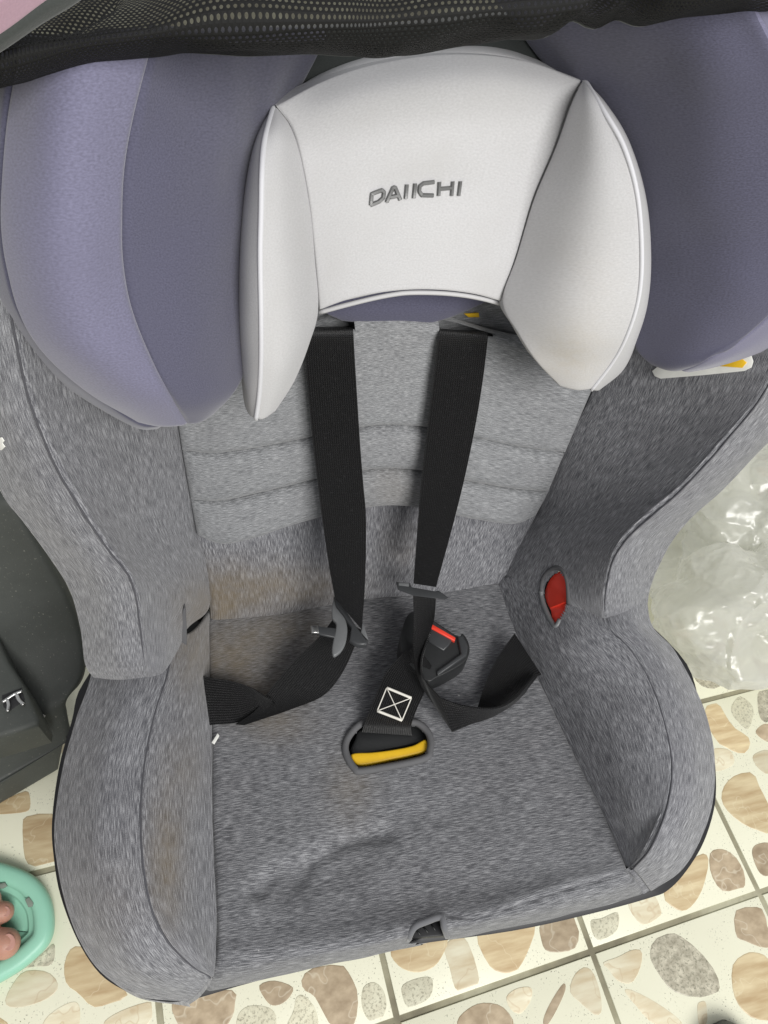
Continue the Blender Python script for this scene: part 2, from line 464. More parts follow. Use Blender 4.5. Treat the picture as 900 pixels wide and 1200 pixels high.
def grout_mat():
    M = NT('grout'); g = M.n('ShaderNodeNewGeometry').outputs['Position']
    a = M.noise(g, 9, 4, .65); b = M.noise(g, 160, 3, .6)
    c = M.ramp(a, [(.36, (.50, .49, .36)), (.52, (.33, .31, .215)), (.66, (.18, .165, .115))])
    c = M.mix(M.math('MULTIPLY', b, .5), c, (.22, .20, .14))
    M.l(c, M.b.inputs['Base Color']); M.set(Roughness=.9); M.bump(b, .3, .001); return M.m
grout_m = grout_mat()
def M_floor():
    me = bpy.data.meshes.new('floor'); s = 6
    me.from_pydata([(-s, -s, -.0022), (s, -s, -.0022), (s, s, -.0022), (-s, s, -.0022)], [], [(0, 1, 2, 3)])
    o = link('floor', me, grout_m); o['kind'] = 'structure'; return o
floor = M_floor()
O_ = atz(694, 1115, 0); eA = atz(889, 1044, 0) - O_; eB = atz(787, 829, 0) - atz(889, 1044, 0)
TS = (np.linalg.norm(eA) + np.linalg.norm(eB)) / 2
ang = math.atan2(eA[1], eA[0]); ang2 = math.atan2(eB[1], eB[0]) - math.pi/2; ang = (ang + ang2) / 2
eA = np.array([math.cos(ang), math.sin(ang), 0]); eB = np.array([-eA[1], eA[0], 0])
def tile_mesh():
    bm = bmesh.new(); bmesh.ops.create_cube(bm, size=1)
    for v in bm.verts: v.co = Vector((v.co.x*(TS-.0058), v.co.y*(TS-.0058), v.co.z*.006 - .003))
    bmesh.ops.bevel(bm, geom=[e for e in bm.edges if all(v.co.z > -.001 for v in e.verts)], offset=.0012, segments=2, profile=.5, affect='EDGES')
    me = bpy.data.meshes.new('tile'); bm.to_mesh(me); bm.free()
    me.polygons.foreach_set('use_smooth', [True]*len(me.polygons)); me.set_sharp_from_angle(angle=math.radians(40))
    me.materials.append(tile_m); return me
tm = tile_mesh(); TILES = {}
for i in range(-6, 5):
    for j in range(-4, 8):
        o = bpy.data.objects.new('tile', tm); S.collection.objects.link(o); o.parent = floor
        c = O_ + eA*(i+.5)*TS + eB*(j+.5)*TS
        o.location = (c[0], c[1], random.uniform(-.0004, 0)); o.rotation_euler = (0, 0, ang); TILES[(i, j)] = o
def r1(L): return [(420+x/3.4615, 1030+y/3.4615) for x, y in L]
def r2(L): return [(660+x/3.75, 1000+y/3.75) for x, y in L]
def r3(L): return [(770+x/4.615, 740+y/4.615) for x, y in L]
def r4(L): return [(x/6.43, 860+y/6.43) for x, y in L]
def r5(L): return [(x/3.6, 1100+y/3.6) for x, y in L]
def r6(L): return [(220+x/3.4615, 1100+y/3.4615) for x, y in L]
PEB = [
 ('g', r2([(380,440),(400,380),(470,350),(520,365),(600,430),(670,520),(690,590),(670,615),(590,635),(490,610),(440,560),(395,490)])),
 ('t', r2([(745,490),(800,440),(850,435),(900,460),(960,560),(960,720),(850,730),(780,680),(745,600)])),
 ('b', r2([(760,250),(870,237),(890,270),(900,330),(940,400),(880,415),(800,385),(760,360)])),
 ('t', r2([(560,30),(620,0),(640,40),(615,150),(580,215),(540,250),(495,245),(440,190),(480,100)])),
 ('b', r2([(645,0),(650,90),(700,165),(770,155),(800,140),(790,60),(740,0),(690,-20)])),
 ('p', r2([(175,480),(240,455),(300,425),(345,430),(340,500),(300,570),(240,560),(200,510)])),
 ('p', r2([(90,500),(45,540),(30,610),(80,660),(140,710),(170,690),(160,600),(130,520)])),
 ('p', r2([(270,605),(300,600),(400,650),(500,720),(520,760),(400,750),(320,670)])),
 ('p', r2([(590,670),(610,650),(628,660),(632,740),(600,760)])),
 ('b', r2([(830,0),(860,80),(900,100),(960,60),(920,-40),(850,-40)])),
 ('s', r2([(120,300),(170,285),(240,260),(235,340),(150,380)])),
 ('p', r2([(285,215),(390,180),(430,250),(420,280),(345,312)])),
 ('t', r1([(130,290),(200,230),(360,230),(330,330),(280,370),(220,378),(160,350)])),
 ('t', r1([(480,220),(600,170),(715,180),(690,290),(640,375),(590,382),(530,350)])),
 ('b', r1([(740,180),(740,240),(770,295),(880,280),(890,170),(810,130)])),
 ('p', r1([(350,270),(430,235),(490,400),(460,440),(400,455),(370,360)])),
 ('s', r1([(180,430),(250,400),(300,405),(290,480),(210,525),(180,480)])),
 ('s', r1([(20,440),(70,420),(115,480),(100,560),(50,580),(15,520)])),
 ('b', r1([(400,580),(440,530),(500,503),(580,515),(630,580),(600,640),(430,650)])),
 ('p', r1([(600,480),(640,445),(700,440),(700,490),(660,545),(620,530)])),
 ('b', r1([(750,570),(780,500),(830,425),(840,450),(800,540),(760,600)])),
 ('g', r3([(195,200),(215,140),(260,115),(330,140),(355,190),(335,240),(355,280),(310,310),(240,295),(195,240)])),
 ('b', r3([(265,60),(365,60),(365,95),(330,125),(300,115),(275,92)])),
 ('s', r3([(380,190),(395,120),(420,100),(490,170),(480,220),(450,270),(410,245)])),
 ('b', r3([(510,130),(560,160),(620,190),(620,235),(575,240),(540,200)])),
 ('t', r3([(270,400),(310,385),(345,405),(380,470),(430,530),(490,565),(505,610),(480,655),(430,655),(370,625),(330,600),(280,520),(260,440)])),
 ('s', r3([(405,400),(450,350),(515,400),(520,460),(490,530),(430,480),(405,440)])),
 ('g', r3([(550,320),(600,310),(640,400),(600,490),(560,470),(545,400)])),
 ('b', r3([(535,550),(560,510),(600,500),(660,540),(610,600)])),
 ('t', r3([(350,870),(380,810),(440,770),(520,765),(560,850),(610,950),(620,1090),(560,1080),(480,1050),(400,990),(355,930)])),
 ('p', r3([(520,670),(600,640),(640,700),(600,770),(540,730)])),
 ('p', r3([(300,640),(390,640),(420,700),(380,740),(300,750)])),
 ('t', r4([(-60,560),(30,500),(190,430),(225,470),(225,560),(180,590),(20,605),(-60,600)])),
 ('t', r4([(170,680),(200,620),(390,600),(460,700),(470,1050),(440,1110),(330,1080),(210,980),(180,900),(172,800)])),
 ('g', r5([(100,120),(180,60),(225,20),(232,60),(215,110),(150,118)])),
 ('t', r5([(270,110),(300,40),(360,40),(460,140),(540,235),(460,275),(390,287),(330,230),(280,190)])),
 ('p', r5([(190,340),(250,290),(310,265),(335,285),(335,360),(300,400),(180,400)])),
 ('p', r5([(20,260),(60,180),(110,135),(200,140),(245,190),(220,240),(130,280),(50,290)])),
 ('p', r5([(440,350),(520,300),(640,265),(650,310),(600,380),(460,390)])),
 ('b', [(201,1178),(215,1165),(272,1160),(275,1178),(272,1192),(255,1212),(218,1212),(206,1195)]),
 ('b', r6([(290,190),(350,170),(425,195),(415,235),(380,265),(340,270),(310,240)])),
 ('b', r6([(460,170),(500,120),(620,105),(660,150),(690,220),(685,320),(650,380),(580,350),(540,280),(510,230),(475,210)])),
 ('s', r6([(200,320),(230,280),(280,270),(340,285),(360,330),(340,380),(210,380)])),
 ('s', r6([(440,240),(470,230),(520,290),(520,380),(400,380),(430,290)])),
]
def pebble(kind, Q, z=0.0):
    """a thin low stone face set in the tile: outline Q (world xy)"""
    c = Q.mean(0)
    ti = (int(math.floor((c - O_[:2]) @ eA[:2] / TS)), int(math.floor((c - O_[:2]) @ eB[:2] / TS)))
    par = TILES.get(ti)
    if par is None: return
    ca, sa = math.cos(-ang), math.sin(-ang); Lc = Q - np.array(par.location[:2])
    Lc = np.stack([Lc[:, 0]*ca - Lc[:, 1]*sa, Lc[:, 0]*sa + Lc[:, 1]*ca], 1)
    lim = TS/2 - .0062; Lc = np.clip(Lc, -lim, lim)
    cc = Lc.mean(0); k = len(Lc); PZ[0] = (PZ[0] + 1) % 7; V = [(x, y, -.0002 + PZ[0]*1e-5) for x, y in Lc]
    for s_, zz in ((.985, .00022 + PZ[0]*2e-5), (.95, .00028 + PZ[0]*2e-5)): V += [(*(cc + (p - cc)*s_), zz) for p in Lc]
    F = [((i+1) % k + a*k, i + a*k, i + (a+1)*k, (i+1) % k + (a+1)*k) for a in (0, 1) for i in range(k)]
    F = [f[::-1] for f in F] + [tuple(range(2*k, 3*k))]
    me = bpy.data.meshes.new('pebble'); me.from_pydata(V, [], F)
    bm = bmesh.new(); bm.from_mesh(me); bmesh.ops.recalc_face_normals(bm, faces=bm.faces[:])
    if sum(f.normal.z for f in bm.faces) < 0: bmesh.ops.reverse_faces(bm, faces=bm.faces[:])
    bm.to_mesh(me); bm.free()
    me.polygons.foreach_set('use_smooth', [True]*len(me.polygons))
    o = link('pebble', me, ST[kind]); o.parent = par
used = []; PZ = [0]
for kind, poly in PEB:
    Q = np.array([atz(x, y, 0)[:2] for x, y in crv(poly, 20, closed=True)])
    pebble(kind, Q); c = Q.mean(0); used.append((c, np.linalg.norm(Q - c, axis=1).max()))
vis = [[(150,1200),(250,1160),(450,1110),(760,1040),(840,900),(800,760),(905,760),(905,1205),(150,1205)], [(-5,900),(70,900),(70,1000),(150,1160),(300,1150),(300,1205),(-5,1205)]]
for i in range(-4, 4):
    for j in range(-3, 6):
        for _ in range(26):
            r = random.uniform(.012, .031); a_ = r + .006
            if 2*a_ > TS: continue
            u, v = random.uniform(a_, TS - a_), random.uniform(a_, TS - a_)
            c = (O_ + eA*(i*TS + u) + eB*(j*TS + v))[:2]
            if any(np.linalg.norm(c - q) < (r + rq)*.92 for q, rq in used): continue
            pp = proj(np.array([c[0], c[1], 0.0]))
            if any(inside(pp, v_) for v_ in vis): continue
            used.append((c, r)); ph = random.uniform(0, 6.28); el = random.uniform(.6, 1)
            Q = []
            for s_ in range(14):
                t = 2*math.pi*s_/14; rr = r*(1 + .14*math.sin(2*t + ph) + .1*math.sin(3*t + 2*ph))*.86
                x, y = rr*math.cos(t), rr*el*math.sin(t); Q.append((c[0] + x*math.cos(ph) - y*math.sin(ph), c[1] + x*math.sin(ph) + y*math.cos(ph)))
            pebble(random.choice('ttbbbpps'), np.array(Q))

# ================================================================== the car seat
seat = empty('car_seat', (.12, .16, 0), 'grey heather child car seat with white headrest cushion and black harness', 'car seat')

# --- black shell under the covers
def shell():
    ring = [(98,800),(84,845),(69,900),(61,962),(63,1005),(71,1050),(91,1102),(117,1141),(149,1162),(185,1173),(222,1172),(300,1150),(450,1113),(600,1091),(700,1069),(762,1052),(783,1043),(804,1021),(825,986),(838,941),(838,895),(832,860),(820,822),(795,765),(700,690),(560,660),(300,690),(160,730)]
    ring = [tuple(p) for p in crv(ring, 140, closed=True)]
    top = np.array([on(x, y, 'c', -.034) for x, y in ring]); c = top.mean(0)
    lev = [top]
    for s_, z in ((.985, -.05), (.93, -.12), (.84, -.2)): 
        q = c + (top - c)*s_; q[:, 2] = top[:, 2] + z; lev.append(q)
    q = c + (top - c)*.84; q[:, 2] = .001; lev.append(q)
    inn = c + (top - c)*.9; inn[:, 2] = top[:, 2] - .004
    lev = [inn] + lev; k = len(ring)
    V = np.vstack(lev); F = [(a*k+i, a*k+(i+1) % k, (a+1)*k+(i+1) % k, (a+1)*k+i) for a in range(len(lev)-1) for i in range(k)] + [tuple(range(k)), tuple(range((len(lev)-1)*k, len(lev)*k))]
    o = mesh('shell', V, F, shell_black, seat)
    bm = bmesh.new(); bm.from_mesh(o.data); bmesh.ops.recalc_face_normals(bm, faces=bm.faces[:]); bm.to_mesh(o.data); bm.free()
shell()

# --- seat cushion
LC = [(243,722),(244,738),(245,795),(248,870),(248,945),(252,1020),(254,1085),(252,1122)]
RC = [(584,680),(590,692),(612,752),(645,820),(678,890),(708,950),(730,1000),(738,1018)]
arch = [-6,-8,-4,0,0,0,4,8]
rows = []
for (l, r, a) in zip(LC, RC, arch):
    rows.append([(l[0]+(r[0]-l[0])*t, l[1]+(r[1]-l[1])*t + a*4*t*(1-t), .002 - .007*4*t*(1-t)) for t in np.linspace(0, 1, 7)])
fr = crv([(252,1122),(340,1112),(430,1098),(500,1083),(560,1072),(640,1046),(738,1020)], 7)
rows[-1] = [(x, y, .001) for x, y in fr]
bt = crv([(240,1166),(325,1147),(400,1131),(450,1117),(510,1104),(600,1091),(700,1067),(758,1049)], 7)
mid = [((a[0]*.45+b[0]*.55), (a[1]*.45+b[1]*.55)) for a, b in zip(fr, bt)]
rows.append([(x, y, -.008) for x, y in mid]); rows.append([(x, y, -.034) for x, y in bt])
SLOT = [(425,849),(409,866),(407,881),(416,898),(427,901),(494,888),(502,877),(501,862),(491,851),(482,849)]
NOTCH = [(480,1106),(486,1085),(517,1074),(521,1096),(527,1108)]
SEAT_DIRT = [(265,770,60,38,.9), (340,735,60,25,.55), (330,850,40,20,.4), (410,920,28,40,.45), (300,820,45,30,.5)]
cush = panel('seat_cushion', rows, 'c', heather_u, seat, nu=110, nv=150, roll=.006, edges={'b': (.02, (0, -.15, -1))}, wob=.0016, cut=[SLOT, NOTCH], dirt=SEAT_DIRT,
    grooves=[([(300,1045),(315,1027),(340,1013),(357,1008)], 10, .0045), ([(350,1027),(370,1005),(400,986),(425,978),(452,976)], 11, .0052),
             ([(330,1040),(370,1030),(420,1005)], 20, .004), ([(527,1072),(560,1077),(600,1064),(660,1042),(726,1025)], 3.0, .0016),
             ([(400,975),(470,955),(560,940)], 22, .0015)])
# front pull strap seen through the notch
slab('pull_strap', [on(x, y, 'c', -.020) for x, y in [(480,1099),(484,1082),(520,1070),(525,1096)]], .006, shell_black, cush)
tube('notch_hem', [hit('seat_cushion', x, y, -.0008)[0] for x, y in crv([(479,1101),(486,1086),(500,1079),(517,1074),(521,1088),(524,1098)], 30)], .0022, heather_u, cush, 8)
for k_ in range(4):
    t_ = k_/3
    tube('strap_rib', [on(489+27*t_-2, 1086-10*t_+3, 'c', -.0192), on(493+26*t_, 1096-8*t_, 'c', -.0192)], .0005, black_plastic, cush, 6)

# --- seat bolsters
bl = empty
LB_out = [[(112,758,.02),(155,752,.045),(205,745,.05)], [(104,797,.032),(150,795,.058),(198,790,.056)], [(88,840,.03),(135,842,.061),(182,840,.06)], [(72,900,.02),(118,900,.057),(170,900,.062)], [(64,960,.015),(112,960,.055),(166,955,.062)], [(66,1010,.012),(115,1015,.053),(170,1015,.06)], [(79,1072,.008),(125,1072,.047),(180,1065,.054)], [(108,1130,0),(150,1123,.034),(200,1105,.042)], [(150,1164,-.010),(186,1152,.014),(226,1132,.022)], [(218,1176,-.022),(232,1166,-.010),(249,1145,.002)]]
LB_in = [[(205,745,.05),(228,738,.03),(247,715,0)], [(198,790,.056),(224,778,.036),(245,745,0)], [(182,840,.06),(218,832,.040),(247,800,0)], [(170,900,.062),(212,892,.043),(249,870,0)], [(166,955,.062),(211,955,.041),(250,945,0)], [(170,1015,.06),(213,1020,.039),(253,1020,0)], [(180,1065,.054),(219,1074,.034),(255,1080,0)], [(200,1105,.042),(230,1112,.026),(254,1120,0)], [(226,1132,.022),(240,1131,.013),(253,1133,0)], [(249,1145,.002),(250,1145,.001),(251.5,1145,0)]]
b1 = panel('seat_bolster', LB_out, 'c', heather_v, seat, 50, 90, .0025, edges={'r': (.0008, (0, -.15, -1)), 'l': (.03, (0, -.15, -1)), 'b': (.02, (0, -.15, -1))}, key='bolL', tuck=.0035, dirt=[(130,1060,40,60,.25)])
panel('inner_panel', LB_in, 'c', heather_v, b1, 40, 90, .0022, edges={'l': (.0008, (0, -.15, -1))}, key='bolLi', tuck=.0035, dirt=[(195,1010,22,75,.9), (230,760,30,50,.9), (215,900,25,40,.4)])
RB_in = [[(582,676,0),(620,676,.03),(662,690,.045),(708,700,.055)], [(588,693,0),(628,695,.03),(667,712,.05),(716,738,.062)], [(602,732,0),(645,745,.034),(690,755,.054),(738,760,.062)], [(624,778,0),(668,785,.034),(718,790,.054),(760,795,.062)], [(650,830,0),(692,832,.034),(740,838,.054),(777,840,.062)], [(682,900,0),(718,892,.034),(755,890,.052),(787,890,.06)], [(708,952,0),(735,945,.030),(762,940,.046),(783,935,.055)], [(725,990,0),(745,982,.022),(760,976,.034),(770,970,.045)], [(732,1005,0),(741,1000,.012),(749,997,.022),(756,998,.03)], [(738,1017,0),(738.5,1017,.002),(739,1017,.004),(739.5,1017,.006)]]
RB_out = [[(705,695,.055),(735,692,.058),(758,700,.03)], [(714,734,.062),(742,728,.061),(766,733,.038)], [(738,760,.062),(766,758,.060),(791,761,.034)], [(760,795,.062),(788,795,.058),(812,798,.029)], [(777,840,.062),(805,842,.056),(829,842,.022)], [(787,890,.06),(815,892,.052),(838,892,.015)], [(783,935,.055),(812,938,.046),(835,940,.010)], [(770,970,.045),(796,980,.036),(820,985,.004)], [(756,998,.03),(777,1011,.018),(797,1021,-.008)], [(739,1017,.006),(750,1029,-.002),(763,1046,-.024)]]
GUIDE = [(637,697),(640,684),(647,674),(656,670),(662,677),(665,690),(665,706),(662,716),(654,730),(648,732),(640,714)]
RB_in = [[(r[0][0]-5, r[0][1], r[0][2]-.003)] + r[1:] for r in RB_in]
b2 = panel('seat_bolster', RB_out, 'c', heather_v, seat, 50, 90, .0025, edges={'l': (.0008, (0, -.15, -1)), 'r': (.03, (0, -.15, -1)), 'b': (.02, (0, -.15, -1))}, key='bolR', tuck=.0035)
panel('inner_panel', RB_in, 'c', heather_v, b2, 60, 90, .0022, edges={'r': (.0008, (0, -.15, -1))}, key='bolRi', tuck=.0035, cut=[GUIDE])

# --- backing boards behind the covers
slab('back_board', [on(x, y, 'b', -.034) for x, y in [(150,300),(800,300),(780,420),(690,560),(620,690),(590,720),(235,750),(215,640),(180,480)]], .02, shell_black, seat)
# --- backrest: lower cover, quilted pad bands, side wings
low = [[(215,585,0),(320,585,0),(430,575,0),(540,580,0),(650,570,0)], [(228,620,0),(330,615,0),(430,605,0),(530,610,0),(630,605,0)], [(240,665,.002),(335,660,.002),(428,652,.002),(520,652,.002),(608,650,.002)], [(247,715,.003),(340,702,.003),(425,690,.003),(505,686,.003),(592,686,.003)], [(246,748,.001),(335,722,.001),(420,706,.001),(500,700,.001),(586,700,.001)]]
panel('lower_back_cover', low, 'b', heather_v, seat, 90, 70, .005, dirt=[(290,690,80,30,.8), (245,720,40,40,.9), (380,690,60,25,.35), (470,640,25,30,.3)])
def prow(p): return [(x, y, h) for (x, y), h in zip(crv(p, 11), [.006,.013,.018,.020,.022,.022,.022,.020,.018,.013,.006])]
s0 = [(196,430),(260,418),(330,402),(375,386),(416,376),(464,375),(512,376),(570,392),(630,405),(712,425)]
s1 = [(211,531),(255,534),(310,526),(367,515),(425,503),(462,501),(500,503),(557,515),(615,527),(665,533)]
s2 = [(221,589),(262,590),(320,577),(370,565),(425,554),(462,552),(500,555),(545,565),(600,575),(645,579)]
s3 = [(228,630),(262,641),(305,631),(360,613),(425,599),(462,596),(500,599),(545,609),(600,617),(630,606)]
mid01 = [((a[0]+b[0])/2, (a[1]+b[1])/2) for a, b in zip(s0, s1)]
panel('pad_band', [prow(s0), prow(mid01), prow(s1)], 'b', heather_pad, seat, 100, 50, .007, key='pad1', cut=[[(345,360),(413,374),(415,390),(350,393)], [(513,375),(600,370),(576,397),(515,393)]], wob=.0008)
panel('pad_band', [prow(s1), prow(s2)], 'b', heather_pad, seat, 100, 30, .008, key='pad2', wob=.0008, puff=.0035)
panel('pad_band', [prow(s2), prow(s3)], 'b', heather_pad, seat, 100, 30, .008, key='pad3', wob=.0008, puff=.0035, dirt=[(460,570,25,25,.3)])

LW_in = [[(2,300,.11),(100,310,.062),(200,330,0)], [(22,400,.11),(115,412,.062),(203,440,0)], [(42,480,.11),(130,492,.062),(208,510,0)], [(70,545,.11),(150,560,.062),(218,570,0)], [(101,600,.11),(166,612,.062),(227,622,0)], [(132,647,.11),(190,657,.062),(239,665,0)], [(156,680,.11),(206,697,.060),(246,712,.004)], [(167,730,.106),(198,736,.078),(219,738,.045)], [(171,780,.10),(193,780,.088),(211,764,.058)], [(172,807,.08),(188,801,.076),(206,780,.062)]]
LW_out = [[(-75,300,.075),(-38,300,.103),(2,300,.11)], [(-50,420,.075),(-15,410,.103),(22,400,.11)], [(-28,512,.075),(6,496,.103),(42,480,.11)], [(0,579,.075),(34,561,.103),(70,545,.11)], [(25,612,.075),(62,606,.103),(101,600,.11)], [(57,655,.075),(95,650,.103),(132,647,.11)], [(80,692,.075),(118,685,.103),(156,680,.11)], [(93,735,.073),(130,732,.102),(167,730,.106)], [(99,780,.07),(136,783,.098),(171,780,.1)], [(118,803,.06),(145,806,.074),(172,807,.08)]]
LW_in = [r[:2] + [(r[2][0]+(7 if k < 6 else 0), r[2][1], r[2][2]-(.004 if k < 6 else 0))] for k, r in enumerate(LW_in)]
w1 = panel('back_wing', LW_out, 'b', heather_v, seat, 50, 110, .0025, edges={'r': (.0008, (0, .935, -.355)), 'l': (.09, (0, .935, -.355)), 'b': (.07, (0, .935, -.355))}, key='wingL', tuck=.0035)
panel('inner_panel', LW_in, 'b', heather_v, w1, 60, 110, .0022, edges={'l': (.0008, (0, .935, -.355)), 'b': (.05, (0, .935, -.355))}, key='wingLi', tuck=.0035, dirt=[(235,715,30,35,.9)])
RW_in = [[(740,330,0),(840,320,.062),(950,330,.11)], [(702,455,0),(802,452,.062),(900,450,.11)], [(680,500,0),(770,510,.062),(850,515,.11)], [(660,545,0),(735,556,.062),(800,570,.11)], [(640,597,0),(705,597,.062),(765,600,.11)], [(622,625,0),(680,626,.062),(732,631,.11)], [(605,655,0),(661,659,.062),(715,662,.11)], [(590,688,0),(648,694,.060),(708,702,.108)], [(592,704,.004),(660,708,.070),(708,736,.095)]]
RW_out = [[(950,330,.11),(985,340,.103),(1020,350,.075)], [(900,450,.11),(925,466,.103),(948,480,.075)], [(850,515,.11),(876,530,.103),(897,523,.075)], [(800,570,.11),(826,576,.103),(850,572,.075)], [(765,600,.11),(792,606,.103),(812,605,.075)], [(732,631,.11),(764,633,.103),(788,635,.075)], [(715,662,.11),(747,660,.103),(774,661,.075)], [(708,702,.108),(738,698,.10),(762,692,.07)], [(708,736,.095),(735,737,.09),(756,730,.06)]]
RW_in = [[(r[0][0]-9, r[0][1], r[0][2]-.004)] + r[1:] for r in RW_in]
w2 = panel('back_wing', RW_out, 'b', heather_v, seat, 50, 110, .0025, edges={'l': (.0008, (0, .935, -.355)), 'r': (.09, (0, .935, -.355)), 'b': (.07, (0, .935, -.355))}, key='wingR', tuck=.0035)
panel('inner_panel', RW_in, 'b', heather_v, w2, 70, 110, .0022, edges={'r': (.0008, (0, .935, -.355)), 'b': (.05, (0, .935, -.355))}, key='wingRi', tuck=.0035, cut=[GUIDE])

# --- sewn seams where the panels meet, groove shade put in as dark tubes
def seam(gk, j, parent, r=.00055, off=.0006, axis=1, a=0, b=None):
    P = GRID[gk][:, j] if axis == 1 else GRID[gk][j]
    q = CAM - P; q /= np.linalg.norm(q, axis=1, keepdims=True)
    tube('seam', (P + q*off)[a:b], r, seam_shade, parent, 6)
seam('wingLi', 0, w1, off=.0009); seam('wingRi', -1, w2, off=.0009)
seam('bolLi', 0, b1, off=.0009); seam('bolRi', -1, b2, off=.0009)
for gk in ('pad1', 'pad2'): seam(gk, -1, [o for o in bpy.data.objects if o.name.startswith('pad_band')][0], r=.0006, off=.0002, axis=0)
# --- red belt guide in the right-hand side, dark belt slot in the left-hand side
def gp(x, y, e):
    best = None
    for kk in ('wingRi', 'bolRi'):
        p, nn, i_, d_ = SURF[kk].ray_cast(Vector(CAM), Vector(ray(x, y)).normalized())
        if p is not None and (best is None or d_ < best[0]): best = (d_, np.array(p))
    gn = np.array([-.75, -.2, .63])
    return best[1] + gn*e
slab('belt_guide', [gp(x, y, -.0025) for x, y in [(642,680),(649,672),(657,670),(663,678),(665,698),(667,708),(660,717),(653,731),(646,728),(644,716),(639,706),(637,694)]], .008, red_plastic, seat, smooth_n=40, bevel=.002)
rim = crv([(634,693),(636,679),(643,669),(653,665),(661,670),(665,682),(666,697),(666,707)], 30)
tube('guide_rim', [gp(x, y, -.0008) for x, y in rim], .0021, trim_grey, seat, 10)
rim2 = crv([(634,692),(635,703),(639,715),(645,727),(651,734),(656,726)], 24)
tube('guide_rim', [gp(x, y, -.0008) for x, y in rim2], .0022, grey_plastic, seat, 10)
slab('belt_slot', [on(x, y, 'b', .055) for x, y in [(217,714),(219,750),(215,790),(205,794),(209,768),(212,726)]], .01, trim_grey, seat, smooth_n=24)

# --- crotch slot
def rimpath(poly, e, n=60): return [on(x, y, 'c', e) for x, y in crv(poly, n, closed=True)]
RIM = [(425,847),(408,864),(405,881),(415,900),(428,903),(494,890),(504,878),(503,861),(492,849),(480,846),(450,846)]
tube('slot_rim', rimpath(RIM, -.0035), .0028, trim_grey, cush, 10, closed=True)
V = rimpath(RIM, -.004, 40); c_ = np.mean(V, 0); n_ = PL['c'][1]
VV = [*V, *[p - n_*.03 for p in V]]; k = 40
mesh('slot_cup', VV, [(i, (i+1) % k, (i+1) % k + k, i + k) for i in range(k)] + [tuple(range(k, 2*k))], black_plastic, cush)
slab('slot_insert', [on(x, y, 'c', -.012) for x, y in [(413,884),(416,866),(428,852),(480,850),(496,858),(498,868),(458,878)]], .008, black_plastic, cush, smooth_n=30, bevel=.002)
slab('yellow_band', [on(x, y, 'c', -.006) for x, y in [(412,883),(436,881),(460,878),(484,873),(499,866),(500,879),(482,885),(458,890),(430,896),(418,895)]], .006, yellow_plastic, cush, smooth_n=40, bevel=.0015)

# ------------------------------------------------------------------ headrest
HD = .035
# blue side wings of the headrest
BL_f = [[(17,40,.09),(98,40,.112),(184,40,.102)], [(5,130,.09),(80,130,.114),(161,125,.104)], [(0,200,.09),(72,200,.114),(148,195,.104)], [(1,270,.09),(72,270,.114),(145,260,.104)], [(8,320,.09),(79,325,.112),(147,310,.103)], [(21,362,.088),(91,372,.109),(157,365,.101)], [(47,404,.084),(115,415,.104),(178,420,.097)], [(92,450,.076),(147,455,.092),(200,465,.088)], [(160,496,.060),(190,500,.066),(221,500,.064)]]
BL_g = [[(-25,40,.05),(-3,40,.075),(17,40,.09)], [(-38,130,.05),(-15,130,.075),(5,130,.09)], [(-42,200,.05),(-20,200,.075),(0,200,.09)], [(-38,275,.05),(-18,272,.075),(1,270,.09)], [(-22,335,.05),(-6,328,.075),(8,320,.09)], [(-2,368,.05),(10,366,.074),(21,362,.088)], [(32,415,.05),(40,409,.07),(47,404,.084)], [(84,460,.048),(88,455,.065),(92,450,.076)], [(155,501,.045),(158,499,.055),(160,496,.060)], [(188,504,.046),(190,502,.056),(192,500,.064)]]
BL_i = [[(184,40,.102),(245,40,.075),(385,40,-.008)], [(161,125,.104),(232,125,.076),(345,122,-.008)], [(148,195,.104),(222,195,.082),(312,195,.012)], [(145,260,.104),(217,265,.082),(298,270,.03)], [(147,310,.103),(219,320,.081),(296,330,.032)], [(157,365,.101),(226,375,.080),(293,385,.034)], [(178,420,.097),(233,430,.077),(288,432,.038)], [(200,465,.088),(240,470,.072),(273,462,.05)], [(221,500,.064),(234,497,.058),(249,488,.05)]]
hw1 = panel('headrest_wing', BL_f, 'b', blue_light, seat, 60, 90, .004, edges={'b': (.05, (0, .935, -.355))}, dh=HD, key='hwL', wob=.0022, wscale=11, puff=.004)
panel('side_gusset', BL_g, 'b', blue_dark, hw1, 24, 80, .003, edges={'l': (.06, (0, .935, -.355)), 'b': (.04, (0, .935, -.355))}, dh=HD, key='hwLg', wob=.0006)
panel('inner_panel', BL_i, 'b', blue_dark, hw1, 50, 90, .004, edges={'b': (.05, (0, .935, -.355))}, dh=HD, key='hwLi', wob=.002, puff=.003)
BR_i = [[(575,-10,-.008),(730,-20,.072),(868,-15,.108)], [(640,80,-.008),(800,70,.084),(912,65,.112)], [(720,160,.03),(830,150,.085),(945,150,.114)], [(735,230,.03),(842,230,.085),(958,230,.114)], [(740,300,.03),(845,300,.084),(950,290,.112)], [(738,360,.032),(832,362,.080),(925,345,.105)], [(740,402,.036),(810,407,.072),(880,390,.093)], [(754,423,.044),(788,429,.064),(833,419,.082)], [(774,434,.052),(785,436,.056),(797,436,.062)]]
BR_e = [[(868,-15,.108),(900,-15,.095),(930,-10,.06)], [(912,65,.112),(945,70,.098),(975,80,.06)], [(945,150,.114),(978,152,.1),(1005,160,.06)], [(958,230,.114),(990,240,.1),(1015,250,.06)], [(950,290,.112),(980,302,.098),(1004,320,.06)], [(925,345,.105),(950,358,.094),(968,376,.06)], [(880,390,.093),(898,399,.085),(912,405,.062)], [(833,419,.082),(842,425,.078),(850,428,.062)], [(797,436,.062),(800,437,.06),(804,438,.055)]]
